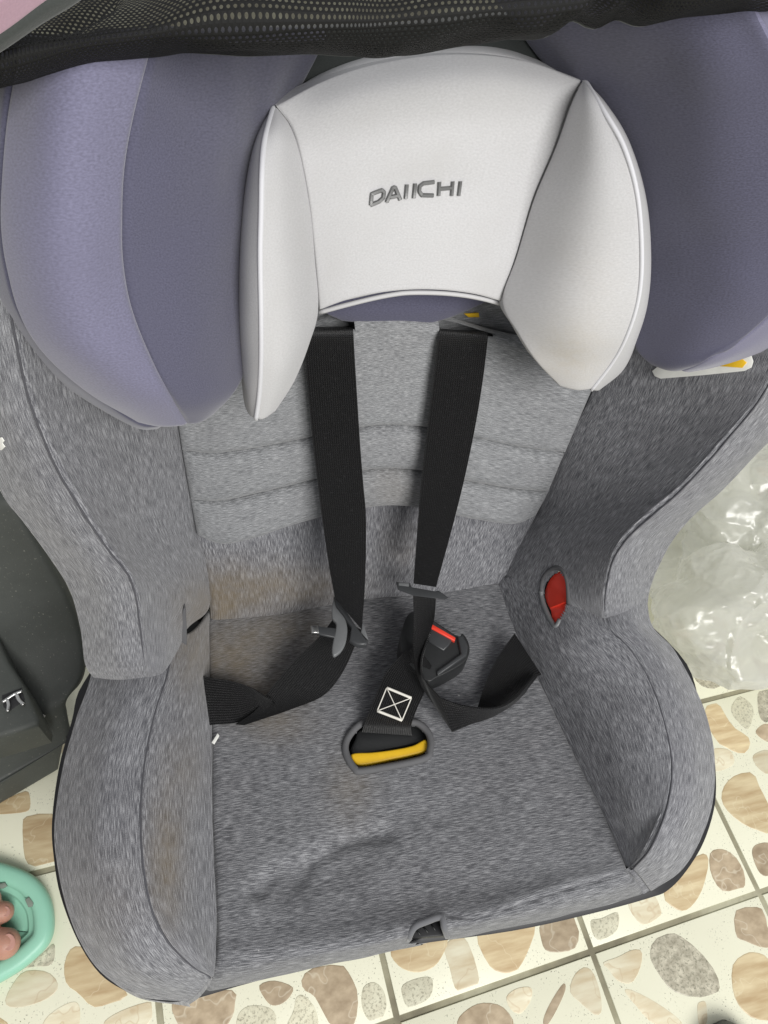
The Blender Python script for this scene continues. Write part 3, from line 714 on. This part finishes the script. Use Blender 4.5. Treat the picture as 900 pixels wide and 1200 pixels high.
hw2 = panel('headrest_wing', BR_i, 'b', blue_dark, seat, 60, 90, .004, edges={'b': (.05, (0, .935, -.355))}, dh=HD, key='hwR', wob=.002, puff=.003)
panel('edge_panel', BR_e, 'b', blue_light, hw2, 30, 80, .003, edges={'r': (.06, (0, .935, -.355)), 'b': (.05, (0, .935, -.355))}, dh=HD, key='hwRe', wob=.0006)

BK = [[(230,38,.0),(350,34,.0),(480,30,.0),(600,18,.0),(720,8,.0)], [(250,180,.004),(350,180,.004),(480,180,.004),(600,170,.004),(760,160,.004)], [(270,345,.004),(350,340,.004),(480,335,.004),(600,330,.004),(760,330,.004)]]
panel('headrest_back', BK, 'b', dark_cloth, seat, 50, 40, .004, dh=HD-.012, key='hback', wob=.001, edges={'t': (.03, (0, .935, -.355))})  # blue panel in the canopy's shade; dark cloth puts that shade into its colour
# white cushion: centre panel, two side cushions, gussets and piping
Lw = [(324,124),(341,149),(352,185),(362,240),(368,298),(374,364)]
Rw = [(683,94),(669,122),(650,175),(625,235),(605,300),(587,353)]
ar = [-46,-39,-33,-27,-22,-18]
rows = []
for i, (l, r, a) in enumerate(zip(Lw, Rw, ar)):
    rows.append([(l[0]+(r[0]-l[0])*t, l[1]+(r[1]-l[1])*t + a*(4*t*(1-t))**.9, .018 + .010*4*t*(1-t) - (.012*(4*t*(1-t))**.5 if i == 0 else 0)) for t in np.linspace(0, 1, 9)])
slab('headrest_core', [on(x, y, 'b', HD + .0155) for x, y in [(326,130),(352,110),(420,82),(520,68),(610,76),(680,100),(715,200),(715,330),(600,348),(480,336),(380,358),(320,330),(312,200)]], .01, white_knit, seat)
hc = panel('headrest_centre', rows, 'b', white_knit, seat, 100, 70, .0014, dh=HD, tuck=.014, wob=.0012, wscale=10, key='hc', grooves=[([(448,229),(490,222),(538,219)], 26, .0022)])
top = crv([(321,122),(350,99),(382,81),(420,67),(460,59),(525,53),(575,52),(612,61),(650,76),(684,91)], 12)
inn = crv([(325,126),(352,106),(385,89),(422,76),(462,67),(525,61),(578,62),(612,70),(648,82),(682,95)], 12)
panel('top_gusset', [[(x, y, -.02) for x, y in top], [((a[0]+b[0])/2, (a[1]+b[1])/2, -.004) for a, b in zip(top, inn)], [(x, y, .004) for x, y in inn]], 'b', white_knit, hc, 90, 12, .002, edges={'t': (.03, (0, .935, -.355))}, dh=HD, key='tg', wob=0)
WL = [[(320,126,.018),(322,125,.017),(324,124,.016)], [(310,165,.050),(326,157,.040),(341,149,.018)], [(307,200,.065),(330,196,.050),(352,185,.018)], [(306,250,.072),(334,247,.056),(362,240,.018)], [(305,300,.076),(337,301,.060),(368,298,.018)], [(306,370,.076),(341,372,.061),(373,362,.022)], [(306,420,.070),(335,417,.061),(363,402,.035)], [(304,460,.060),(323,457,.056),(346,445,.045)], [(300,491,.050),(308,492,.050),(323,482,.047)]]
WLg = [[(319,124,.010),(320,125,.015),(320,126,.018)], [(302,160,.020),(305,162,.038),(310,165,.050)], [(293,193,.030),(299,197,.052),(307,200,.065)], [(285,245,.035),(294,248,.058),(306,250,.072)], [(281,305,.038),(291,303,.062),(305,300,.076)], [(280,375,.038),(291,373,.062),(306,370,.076)], [(282,430,.034),(293,426,.056),(306,420,.070)], [(286,470,.030),(293,467,.048),(304,460,.060)], [(292,487,.034),(295,490,.044),(300,491,.050)]]
wl = panel('headrest_cushion', WL, 'b', white_knit, seat, 40, 80, .0018, edges={'t': (.0004, (0, .935, -.355)), 'b': (.0004, (0, .935, -.355))}, dh=HD, key='whL', wob=.0006, puff=.002)
panel('gusset', WLg, 'b', white_knit, wl, 20, 80, .0025, edges={'l': (.006, (0, .935, -.355)), 't': (.0004, (0, .935, -.355)), 'b': (.0004, (0, .935, -.355))}, dh=HD, key='whLg', wob=.0004, puff=.002)
WR = [[(683,94,.016),(684,93,.017),(685,94,.018)], [(669,122,.018),(688,121,.040),(706,128,.050)], [(650,175,.018),(692,173,.052),(731,172,.065)], [(625,235,.018),(690,232,.058),(747,230,.072)], [(605,300,.018),(682,299,.060),(752,300,.076)], [(588,353,.022),(672,354,.062),(748,350,.076)], [(605,389,.035),(675,393,.062),(735,392,.070)], [(628,424,.044),(680,427,.056),(718,424,.060)], [(656,453,.047),(676,458,.050),(693,457,.050)]]
WRg = [[(685,94,.018),(685,93,.015),(685,92,.010)], [(706,128,.050),(709,124,.038),(711,120,.020)], [(731,172,.065),(735,169,.052),(738,165,.030)], [(747,230,.072),(752,230,.058),(757,229,.035)], [(752,300,.076),(758,300,.062),(763,300,.038)], [(748,350,.076),(754,353,.062),(759,356,.038)], [(735,392,.070),(742,394,.056),(748,396,.034)], [(718,424,.060),(725,429,.048),(731,433,.030)], [(693,457,.050),(697,459,.044),(701,459,.038)]]
wr = panel('headrest_cushion', WR, 'b', white_knit, seat, 60, 80, .0018, edges={'t': (.0004, (0, .935, -.355)), 'b': (.0004, (0, .935, -.355))}, dh=HD, key='whR', wob=.0006, puff=.003, dirt=[(665,415,45,40,.28), (690,330,40,60,.1)])
panel('gusset', WRg, 'b', white_knit, wr, 16, 80, .002, edges={'r': (.006, (0, .935, -.355)), 't': (.0004, (0, .935, -.355)), 'b': (.0004, (0, .935, -.355))}, dh=HD, key='whRg', wob=.0004, puff=.001)
def col(rows, j): return [on(r[j][0], r[j][1], 'b', r[j][2] + HD) for r in rows]
tube('piping', crv(col(WL, 0), 70), .0013, pipe_grey, wl)
tube('piping', crv(col(WR, 2), 70), .0013, pipe_grey, wr)
tube('piping', crv([on(x, y, 'b', HD + .012 + .012*t) for (x, y), t in zip(crv([(374,366),(415,355),(450,347),(480,343),(525,344),(560,349),(587,356)], 9), [0,.44,.75,.94,1,.94,.75,.44,0])], 40), .0014, white_knit, hc)

# raised lettering
def stroke(name, pts, w, parent, closed=False):
    P = []; N = []
    pts = list(pts)
    q = []
    for a, b in zip(pts[:-1], pts[1:]):
        for t in np.linspace(0, 1, 6)[:-1]: q.append((a[0]+(b[0]-a[0])*t, a[1]+(b[1]-a[1])*t))
    q.append(pts[-1])
    for x, y in q:
        p, nn = hit('hc', x, y, 0); P.append(p); N.append(nn)
    P = np.array(P); T = np.gradient(P, axis=0); T /= np.linalg.norm(T, axis=1, keepdims=True) + 1e-12
    Nm = np.mean(N, 0); Nm /= np.linalg.norm(Nm)
    V = []; k = len(P)
    for p, t in zip(P, T):
        s = np.cross(t, Nm); s /= np.linalg.norm(s) + 1e-12
        for a, hh in ((-.5, -.002), (-.5, .0008), (-.28, .0015), (.28, .0015), (.5, .0008), (.5, -.002)): V.append(p + s*w*a + Nm*hh)
    F = [(i*6+j, i*6+(j+1) % 6, (i+1)*6+(j+1) % 6, (i+1)*6+j) for i in range(k-1) for j in range(6)] + [tuple(range(6))[::-1], tuple((k-1)*6+j for j in range(6))]
    return V, F
def letter(strokes, w=.0021):
    V, F = [], []
    for s in strokes:
        v, f = stroke('letter', s, w, hc); b = len(V); V += v; F += [tuple(i+b for i in q) for q in f]
    o = mesh('letter', V, F, chrome_letter, hc, smooth=False)
    bm = bmesh.new(); bm.from_mesh(o.data); bmesh.ops.recalc_face_normals(bm, faces=bm.faces[:]); bm.to_mesh(o.data); bm.free()
letter([[(434.5,240),(435.5,227),(447.5,222.5),(450,225),(449,231.5),(444,236),(434.5,240)]])
letter([[(453,236.5),(460.5,219.5),(463,219.5),(469,234)], [(457,231),(466,229)]])
letter([[(475.2,232.5),(476.6,216)]]); letter([[(484.6,231.8),(486.2,214.8)]])
letter([[(508.5,213),(496,214.5),(491.5,218),(491,224),(494,228.5),(507.5,228.8)]])
letter([[(513.6,229),(514.6,213)], [(528.8,229),(530.2,212.4)], [(514,221.2),(529.5,219.8)]]); letter([[(537,229),(539.2,212.2)]])

# under the white cushion: blue lower lip, grey slot backs
lip = [[(374,340,.012),(430,332,.012),(480,330,.012),(530,332,.012),(585,340,.012)], [(376,364,.010),(430,362,.010),(480,362,.010),(520,360,.010),(575,352,.010)], [(400,377,.004),(432,381,.004),(465,382,.004),(500,381,.004),(530,372,.004)]]
panel('headrest_lip', lip, 'b', blue_dark, seat, 60, 24, .003, dh=.014, key='lip', wob=0)
rc = [[(350,350,.004),(410,356,.004),(462,358,.002),(515,352,.004),(610,335,.004)], [(345,400,-.006),(410,400,-.006),(462,400,-.008),(515,400,-.006),(610,400,-.006)]]
panel('slot_back', rc, 'b', heather_pad, seat, 50, 20, .002, key='slotback', wob=.001)
for hx in ([(346,393.5),(380,392),(415.5,390)], [(514,392),(545,395),(580,398)]):
    tube('slot_hem', [hit('pad1', x, y, -.0006)[0] for x, y in crv(hx, 24)], .0021, heather_pad, seat, 8)
slab('yellow_tag', [hit('slotback', x, y, .002)[0] for x, y in [(543,366),(560,365),(561,370),(548,370)]], .001, yellow_plastic, seat, bevel=.0003)

# ------------------------------------------------------------------ harness
def bp(L): return [on(x, y, 'b', h) for x, y, h in L]
def cp(L): return [on(x, y, 'c', h) for x, y, h in L]
ribbon('shoulder_strap', bp([(357,383,-.004),(357,389,.024),(358,424,.032),(367,520,.036),(373,570,.042),(378,610,.048),(386,665,.058),(393,702,.066)]),
       bp([(413,382,-.004),(414,388,.024),(416,424,.032),(422,520,.036),(426,570,.042),(429,610,.048),(428,680,.062),(424,738,.074)]), web_mat, seat, 90, 12)
ribbon('shoulder_strap', bp([(516,385,-.004),(515,390,.024),(510,433,.032),(504,480,.034),(499,525,.038),(494,570,.044),(490,618,.052),(485,684,.062)]),
       bp([(572,389,-.004),(572,394,.024),(567,437,.032),(560,483,.034),(551,530,.038),(541,575,.044),(529,622,.052),(511,688,.064)]), web_mat, seat, 90, 12)
# left lap strap: down from the tongue, folded, and back into the side of the seat
ribbon('lap_strap', cp([(393,722,.040),(374,746,.034),(342,777,.024),(318,806,.016),(300,832,.012),(276,849,.009)]),
       cp([(424,738,.040),(416,757,.034),(401,789,.024),(379,815,.016),(342,831,.010),(286,850,.007)]), web_mat, seat, 60, 12)
ribbon('lap_strap', cp([(230,790,.012),(246,794,.014),(270,798,.016),(294,806,.018),(318,822,.020)]),
       cp([(230,852,.004),(250,849,.005),(280,846,.006),(303,834,.010),(322,826,.017)]), web_mat, seat, 50, 12)
# right lap strap
ribbon('lap_strap', cp([(484,690,.060),(485,720,.055),(485,766,.044),(492,800,.030),(510,829,.016),(530,858,.006)]),
       cp([(511,694,.060),(510,715,.056),(507,732,.050),(493,771,.044),(496,795,.036),(517,819,.026)]), web_mat, seat, 70, 12)
ribbon('lap_strap', cp([(517,819,.026),(544,828,.026),(579,831,.026),(604,819,.026),(628,790,.026)]),
       cp([(530,858,.006),(552,849,.006),(578,840,.008),(606,822,.016),(630,793,.022)]), web_mat, seat, 60, 12)
ribbon('lap_strap', cp([(603,742,.018),(590,760,.014),(578,780,.010),(568,803,.008),(560,828,.006)]),
       cp([(634,790,.022),(626,794,.020),(615,812,.015),(600,824,.010),(580,833,.006)]), web_mat, seat, 50, 12)
# crotch strap, sewn end, buckle
ribbon('crotch_strap', cp([(424,858,-.010),(428,846,.006),(440,816,.016),(452,789,.022),(470,768,.028),(488,756,.034)]),
       cp([(483,862,-.010),(482,850,.006),(489,830,.014),(497,812,.018),(500,795,.022),(506,780,.028)]), web_mat, seat, 50, 12)
strap_key = 'crotch_strap'
def sp(x, y, o=.0005): return hit(strap_key, x, y, o)[0]
box = [(453,806),(482,818),(471,844),(442,833)]
st = bpy.data.objects[0]
def line(a, b, k=9): return [(a[0]+(b[0]-a[0])*t, a[1]+(b[1]-a[1])*t) for t in np.linspace(0, 1, k)]
cs = [o for o in bpy.data.objects if o.name == 'crotch_strap'][0]
for a, b, r in ((box[0], box[1], .0011), (box[3], box[2], .0011), (box[0], box[3], .0005), (box[1], box[2], .0005), (box[0], box[2], .0004), (box[1], box[3], .0004)):
    tube('stitching', [sp(x, y) for x, y in line(a, b)], r, thread_white, cs, 6)
def cpl(L, h): return [on(x, y, 'c', h) for x, y in L]
bk = slab('buckle', cpl([(470,762),(474,728),(486,716),(508,727),(536,745),(542,742),(549,752),(550,766),(541,778),(513,793),(498,796)], .026), .02, black_plastic, seat, smooth_n=50, bevel=.004, seg=3)
slab('buckle_face', cpl([(500,731),(508,728),(533,745),(526,756),(520,762),(503,752)], .0275), .004, dark_plastic, bk, bevel=.001)
slab('release_button', cpl([(496,728),(508,732),(534,747),(533,751),(508,737),(495,732)], .0290), .004, red_plastic, bk, bevel=.0006)
slab('buckle_edge', cpl([(536,746),(543,744),(549,757),(547,768),(513,791),(512,786),(540,766)], .0285), .004, dark_plastic, bk, bevel=.0012)

# tongues (left one lies flat, right one is seen edge-on)
tg = slab('buckle_tongue', cpl([(391,702),(389,722),(394,731),(391,748),(389,762),(392,768),(401,761),(406,749),(407,734),(402,718)], .052), .004, grey_plastic, seat, smooth_n=50, bevel=.001)
slab('tongue_tab', cpl([(370,733),(394,736),(393,747),(371,742)], .0525), .003, dark_plastic, tg, bevel=.0008)
slab('steel_tip', cpl([(364,732.5),(373,733),(374,741.5),(365,741)], .054), .004, steel, tg, bevel=.0008)
slab('strap_loop', cpl([(391,698),(398,703),(414,728),(431,752),(430,755),(419,755),(410,749),(412,735),(403,721),(394,710)], .0545), .006, dark_plastic, tg, bevel=.0012)
slab('loop_end', cpl([(425,727),(432,750),(423,741)], .054), .004, grey_plastic, tg, bevel=.0008)
vd = ray(494, 692); vd = vd/np.linalg.norm(vd)
t2 = slab('buckle_tongue', [on(x, y, 'c', .066) for x, y in [(464,682),(480,683),(482,688),(510,693),(514,692),(526,700.5),(521,703),(484,698),(466,691)]], .03, dark_plastic, seat, nrm=-vd, bevel=.0008)
slab('steel_tip', [on(x, y, 'c', .0668) for x, y in [(467,682.5),(479.5,683.5),(479,687.5),(467,686)]], .01, grey_plastic, t2, nrm=-vd, bevel=.0004)

# ------------------------------------------------------------------ small labels
def sticker(name, poly, key, off, mat, parent, n=0, th=.0006):
    return slab(name, [hit(key, x, y, off)[0] for x, y in (crv(poly, n, closed=True) if n else poly)], th, mat, parent, bevel=.0001)
iw = [o for o in w2.children if o.name.startswith('inner_panel')][0]
sticker('warning_label', [(766,434),(769,440),(776,443),(825,439),(874,434),(882,430),(884,423),(880,410),(840,405),(790,415)], 'wingRi', .002, white_print, iw)
sticker('warning_sign', [(846,428),(872,430),(877,424),(868,416),(850,418)], 'wingRi', .0028, yellow_plastic, iw)
slab('fabric_tag', [on(x, y, 'c', .006) for x, y in [(248,870),(255,859),(257,862),(251,872)]], .001, white_print, seat, bevel=.0002)
sticker('side_print', [(-8,513),(3,512),(6,516),(4,519),(7,523),(3,527),(-8,526)], 'wingL', .0008, white_print, w1)

# ------------------------------------------------------------------ canopy of black net over the headrest
cb = [(-60,112),(0,97),(50,86),(110,75),(175,67),(250,63),(330,61),(400,61),(450,60),(525,53),(600,47),(675,40),(740,28),(790,18),(850,14),(960,4)]
def crow(dy, h, squeeze=1.0):
    return [(x, y + dy*(1 if x > 220 else .75) , h) for x, y in crv(cb, 16)]
C_ = [crow(2, .118), crow(-4, .150), crow(-22, .164), crow(-45, .166), crow(-75, .155), crow(-130, .12)]
can = panel('canopy', C_, 'b', net_mat, seat, 110, 60, .003, dh=.0, key='canopy', wob=.004, wscale=16,
    grooves=[([(0,55),(60,35),(130,0)], 7, .003), ([(650,60),(700,20),(720,-20)], 12, .006), ([(690,60),(760,0)], 10, .005)])
tube('canopy_hem', GRID['canopy'][0], .0024, dark_cloth, can, 8)
pk = [[(-70,85,.172),(-30,62,.176),(5,40,.178),(40,14,.178),(75,-12,.176),(120,-50,.16)], [(-70,40,.182),(-40,20,.186),(-8,0,.188),(20,-20,.188),(50,-45,.185),(100,-85,.16)]]
panel('canopy_panel', pk, 'b', pink_knit, can, 40, 20, .002, key='pink', wob=.001)
bd = [[(-70,85,.174),(-30,62,.178),(5,40,.180),(40,14,.180),(75,-12,.178),(120,-50,.162)], [(-70,104,.168),(-30,84,.172),(8,60,.174),(50,32,.174),(90,8,.172),(150,-35,.158)]]
panel('canopy_binding', bd, 'b', dark_cloth, can, 40, 14, .003, key='binding', wob=.001)

# ------------------------------------------------------------------ black plastic base standing at the left
base = empty('seat_platform', tuple(atz(-40, 850, 0)), 'dusty black plastic base with a metal latch, left of the grey seat', 'seat base')
def zp(L): return [tuple(atz(x, y, z)) for x, y, z in L]
prof_r = [(8,575,.27),(18,596,.262),(46,643,.22),(76,694,.17),(95,742,.125),(98,788,.10),(80,820,.09),(80,838,.075),(84,864,.05),(76,873,.045),(70,903,.0)]
prof_l = [(-160,575,.27),(-160,600,.262),(-160,660,.22),(-160,730,.17),(-160,800,.125),(-160,860,.10),(-160,945,.09),(-160,965,.075),(-160,1000,.05),(-160,1022,.045),(-160,1035,.0)]
rows = [zp([tuple(np.array(l)*(1-t)+np.array(r)*t) for t in np.linspace(0, 1, 5)]) for l, r in zip(prof_l, prof_r)]
panel('body', rows, None, dusty_black, base, 40, 120, .006, key='base', wob=.0008)
def zc(L, z): return [atz(x, y, z) for x, y in L]
ar_ = slab('latch_arm', zc([(-60,700),(-6,738),(10,775),(28,803),(46,842),(44,850),(12,860),(-30,872),(-80,850)], .15), .06, dusty_black, base, nrm=(0, 0, 1), bevel=.005, seg=3)
slab('latch_window', zc([(2,815),(25,806),(29,820),(10,834),(4,828)], .1505), .002, shell_black, ar_, bevel=.0003)
tube('latch', crv(zc([(3,823),(10,818),(18,813),(26,810)], .153), 16), .0017, steel, ar_)
tube('latch', crv(zc([(8,819),(10,826),(9,834)], .153), 12), .0017, steel, ar_)
tube('latch', crv(zc([(19,812),(22,820),(28,826)], .153), 12), .0017, steel, ar_)
ch = slab('plastic_chip', [hit('base', x, y, .002)[0] for x, y in [(41,845),(48,836),(53,838),(50,843),(43,848)]], .0015, white_print, None, bevel=.0003)
ch['label'] = 'small pale plastic chip lying on the black base ledge'; ch['category'] = 'chip'

# ------------------------------------------------------------------ crumpled plastic bags at the right
rng = np.random.RandomState(11)
def bag(name, center, size, seed, label, amp=.017, ncre=22, sub=7, zmin=.002):
    rg = np.random.RandomState(seed)
    bm = bmesh.new(); bmesh.ops.create_icosphere(bm, subdivisions=sub, radius=1)
    nr = rg.normal(size=(ncre, 3)); nr /= np.linalg.norm(nr, axis=1, keepdims=True); off = rg.uniform(-.9, .9, ncre); am = rg.uniform(.3, 1, ncre)*rg.choice([-1, 1], ncre)
    V = np.array([v.co for v in bm.verts]); P = V*np.array(size)
    nw = V + .25*np.array([[noise.noise(Vector(v)*1.5 + Vector((k*9.1+seed, 0, 0))) for k in range(3)] for v in V])
    d = np.zeros(len(V))
    for q in range(ncre):
        t = nw @ nr[q] - off[q]
        win = np.exp(-((nw @ np.roll(nr[q], 1) - off[(q*7) % ncre])/.6)**2)
        d += am[q]*np.maximum(0, .38 - np.abs(t))*win*1.1
    for q in range(70):
        n1 = rg.normal(size=3); n1 /= np.linalg.norm(n1); n2 = np.cross(n1, rg.normal(size=3)); n2 /= np.linalg.norm(n2)
        t = nw @ n1 - rg.uniform(-.85, .85)
        win = np.exp(-((nw @ n2 - rg.uniform(-.8, .8))/rg.uniform(.15, .45))**2)
        d += rg.choice([-1, 1, 1])*rg.uniform(.02, .065)*np.exp(-np.abs(t)/rg.uniform(.02, .05))*win
    fine = np.array([abs(noise.noise(Vector(v)*5 + Vector((seed, 3, 1)))) + .5*abs(noise.noise(Vector(v)*11)) for v in V])
    P = P + V*(d*amp*4 - fine*amp*.32)[:, None]
    P = P + np.array(center)
    P[:, 2] = np.where(P[:, 2] < zmin, zmin + .1*np.abs(P[:, 2]-zmin)*.1, P[:, 2])
    for v, p in zip(bm.verts, P): v.co = p
    me = bpy.data.meshes.new(name); bm.to_mesh(me); bm.free()
    me.polygons.foreach_set('use_smooth', [True]*len(me.polygons)); me.set_sharp_from_angle(angle=math.radians(38))
    o = link(name, me, film_mat); o['label'] = label; o['category'] = 'plastic bag'; o['group'] = 'plastic bags beside the seat'
    return o
def ctr(px, py, z): return atz(px, py, z)
c1 = ctr(885, 700, .09); c2 = ctr(915, 610, .10)
bag('plastic_bag', c1, (.135, .085, .085), 3, 'crumpled clear plastic bag lying lowest, against the right side bolster')
bag('plastic_bag', c2, (.15, .13, .13), 8, 'larger crumpled milky plastic bag behind, under the right back wing')

# ------------------------------------------------------------------ mint slipper with a foot in it
def mint():
    M = NT('mint_plastic'); oc = M.n('ShaderNodeTexCoord').outputs['Object']
    c = M.mix(M.noise(oc, 30, 3, .5), (.27, .56, .42), (.32, .63, .48))
    M.l(c, M.b.inputs['Base Color']); M.set(Roughness=.42); M.b.inputs['Subsurface Weight'].default_value = .1; M.b.inputs['Subsurface Radius'].default_value = (.01, .01, .01); return M.m
mint_m = mint()
slip = empty('slipper', tuple(atz(-60, 1085, 0)), 'mint green plastic slipper at the lower left, worn on a bare foot', 'slipper')
SO = [(66,1080),(61,1052),(44,1029),(18,1016),(-15,1010),(-70,1018),(-130,1030),(-180,1042),(-204,1075),(-190,1112),(-130,1138),(-70,1156),(-20,1160),(20,1142),(48,1120),(62,1102)]
out = crv(SO, 72, closed=True)
k = 72
O3 = np.array([atz(x, y, .004) for x, y in out]); cc = O3.mean(0)
def lev(s, z, inset=0.0):
    q = cc + (O3 - cc)*s; 
    if inset:
        T = np.roll(O3, -1, 0) - np.roll(O3, 1, 0); Nn = np.stack([-T[:, 1], T[:, 0], np.zeros(k)], 1); Nn /= np.linalg.norm(Nn, axis=1, keepdims=True)
        sgn = np.sign(np.sum(Nn*(cc - O3), 1).mean()); q = O3 + Nn*sgn*inset
    q = q.copy(); q[:, 2] = z; return q
LV = [lev(1, 0.001, .005), lev(1, .003, .002), lev(1, .010), lev(1, .016, .0005), lev(1, .019, .0025), lev(1, .0205, .006), lev(1, .0205, .012), lev(1, .0195, .016), lev(1, .0165, .0172), lev(1, .0150, .0182), lev(1, .0148, .0215), lev(1, .0140, .0225), lev(1, .0105, .0235), lev(1, .0100, .0245)]
V = np.vstack(LV); nl = len(LV)
F = [(a*k+i, a*k+(i+1) % k, (a+1)*k+(i+1) % k, (a+1)*k+i) for a in range(nl-1) for i in range(k)] + [tuple(range(k)), tuple(range((nl-1)*k, nl*k))]
o = mesh('sole', V, F, mint_m, slip)
bm = bmesh.new(); bm.from_mesh(o.data); bmesh.ops.recalc_face_normals(bm, faces=bm.faces[:]); bm.to_mesh(o.data); bm.free()
hole_m = plain('slot_grey', (.20, .24, .20), .7)
for L in ([(29,1054),(34,1051),(39,1058),(38,1062),(33,1063)], [(-2,1036),(6,1034),(8,1038),(3,1041),(-2,1041)], [(-40,1036),(-30,1034),(-29,1039),(-39,1041)]):
    slab('drain_slot', [atz(x, y, .0215) for x, y in L], .003, hole_m, slip, nrm=(0, 0, 1), bevel=.0004)
def stepring():
    q = [LV[-1], None]
    pts = []
    for s in (.013, .013): pts = lev(1, .0195, .034)
    pass
stepring()
# strap of the slipper, over the instep and out of the picture
A3 = [atz(-75, 1018, .02), atz(-78, 1035, .062), atz(-80, 1080, .088), atz(-78, 1125, .066), atz(-72, 1152, .02)]
B3 = [atz(-150, 1034, .02), atz(-150, 1045, .07), atz(-150, 1080, .105), atz(-150, 1118, .075), atz(-146, 1136, .02)]
ribbon('strap', A3, B3, mint_m, slip, 40, 10, .004)

def skin():
    M = NT('skin'); oc = M.n('ShaderNodeTexCoord').outputs['Object']
    c = M.mix(M.noise(oc, 60, 4, .6), (.42, .21, .15), (.50, .27, .20))
    M.l(c, M.b.inputs['Base Color']); M.set(Roughness=.5)
    M.b.inputs['Subsurface Weight'].default_value = .25; M.b.inputs['Subsurface Radius'].default_value = (.006, .003, .002); M.b.inputs['Subsurface Scale'].default_value = .6
    M.bump(M.noise(oc, 500, 3, .6), .25, .0008); return M.m
def person():
    bm = bmesh.new()
    def ell(p, q, r0, r1, n=7):
        p, q = np.array(p), np.array(q)
        for t in np.linspace(0, 1, n):
            c = p*(1-t) + q*t; r = r0*(1-t) + r1*t
            bmesh.ops.create_icosphere(bm, subdivisions=3, radius=r, matrix=Matrix.Translation(Vector(c)))
    def w(x, y, z): return atz(x, y, z)
    toes = [((-26,1104,.027),(6,1106,.025),.0125,.0135), ((-26,1074,.026),(4,1069,.022),.0095,.0098), ((-34,1056,.026),(-10,1053,.024),.009,.0088), ((-44,1046,.026),(-24,1042,.025),.0085,.0082), ((-56,1038,.026),(-40,1034,.025),.008,.0078)]
    for a, b, r0, r1 in toes:
        ell(w(*a), w(*b), r0, r1, 6)
        ell(w(a[0]-45, (a[1]-1075)*.9+1078, .040), w(*a), .015, r0, 6)
    for y in (1060, 1078, 1096): ell(w(-70, y, .042), w(-170, (y-1078)*.7+1082, .06), .017, .022, 10)
    an = w(-160, 1082, .075); ell(an, an + np.array([-.02, -.02, .10]), .032, .034, 8); ell(an + np.array([-.02, -.02, .10]), an + np.array([-.04, -.05, .30]), .034, .052, 14); ell(an + np.array([-.04, -.05, .30]), an + np.array([-.05, -.03, .44]), .052, .056, 10)
    ell(w(-190, 1082, .045), w(-165, 1082, .08), .026, .03, 6)
    me = bpy.data.meshes.new('person'); bm.to_mesh(me); bm.free()
    o = link('person', me, skin())
    o['label'] = 'bare foot with toes showing in the mint slipper'; o['category'] = 'person'
    r = o.modifiers.new('join', 'REMESH'); r.mode = 'VOXEL'; r.voxel_size = .0016; r.use_smooth_shade = True
    s = o.modifiers.new('smooth', 'SMOOTH'); s.factor = .5; s.iterations = 6
    nail = plain('toenail', (.50, .27, .22), .35)
    for (x, y, z, rx, ry) in ((10,1104,.0372,8,10), (7,1068,.0310,5,6)):
        pts = [atz(x + rx*math.cos(t), y + ry*math.sin(t), z - .0016*abs(math.cos(t))) for t in np.linspace(0, 2*math.pi, 16, endpoint=False)]
        slab('toenail', pts, .0012, nail, o, bevel=.0004)
person()

# ------------------------------------------------------------------ black shoe whose toe just enters the picture
def shoe():
    root = empty('shoe', tuple(atz(850, 1280, 0)), 'black rounded shoe toe at the bottom right edge of the floor', 'shoe')
    tip = atz(845, 1196, 0); back = atz(870, 1330, 0); ax = back - tip; ax /= np.linalg.norm(ax); sd = np.array([-ax[1], ax[0], 0])
    rows_, k = [], 20
    for s, w, hgt in ((0, .004, .012), (.006, .018, .026), (.02, .030, .036), (.05, .040, .046), (.10, .044, .06), (.16, .038, .075), (.21, .036, .08), (.25, .028, .075), (.265, .012, .06)):
        c = tip + ax*s
        rows_.append([c + sd*w*math.cos(t) + np.array([0, 0, hgt*(.5 + .5*math.sin(t)) + .001]) for t in np.linspace(0, 2*math.pi, k, endpoint=False)])
    V = np.vstack(rows_); nr = len(rows_)
    F = [(a*k+i, a*k+(i+1) % k, (a+1)*k+(i+1) % k, (a+1)*k+i) for a in range(nr-1) for i in range(k)] + [tuple(range(k)), tuple(range((nr-1)*k, nr*k))]
    o = mesh('upper', V, F, black_plastic, root)
    bm = bmesh.new(); bm.from_mesh(o.data); bmesh.ops.recalc_face_normals(bm, faces=bm.faces[:]); bm.to_mesh(o.data); bm.free()
    so = [tip + ax*s + sd*w for s, w in ((-.001, 0), (.006, .02), (.02, .032), (.05, .042), (.1, .046), (.16, .04), (.22, .037), (.262, .02), (.262, -.02), (.22, -.037), (.16, -.04), (.1, -.046), (.05, -.042), (.02, -.032), (.006, -.02))]
    slab('sole', [p + np.array([0, 0, .011]) for p in so], .0105, shell_black, root, nrm=(0, 0, 1), bevel=.002)
shoe()
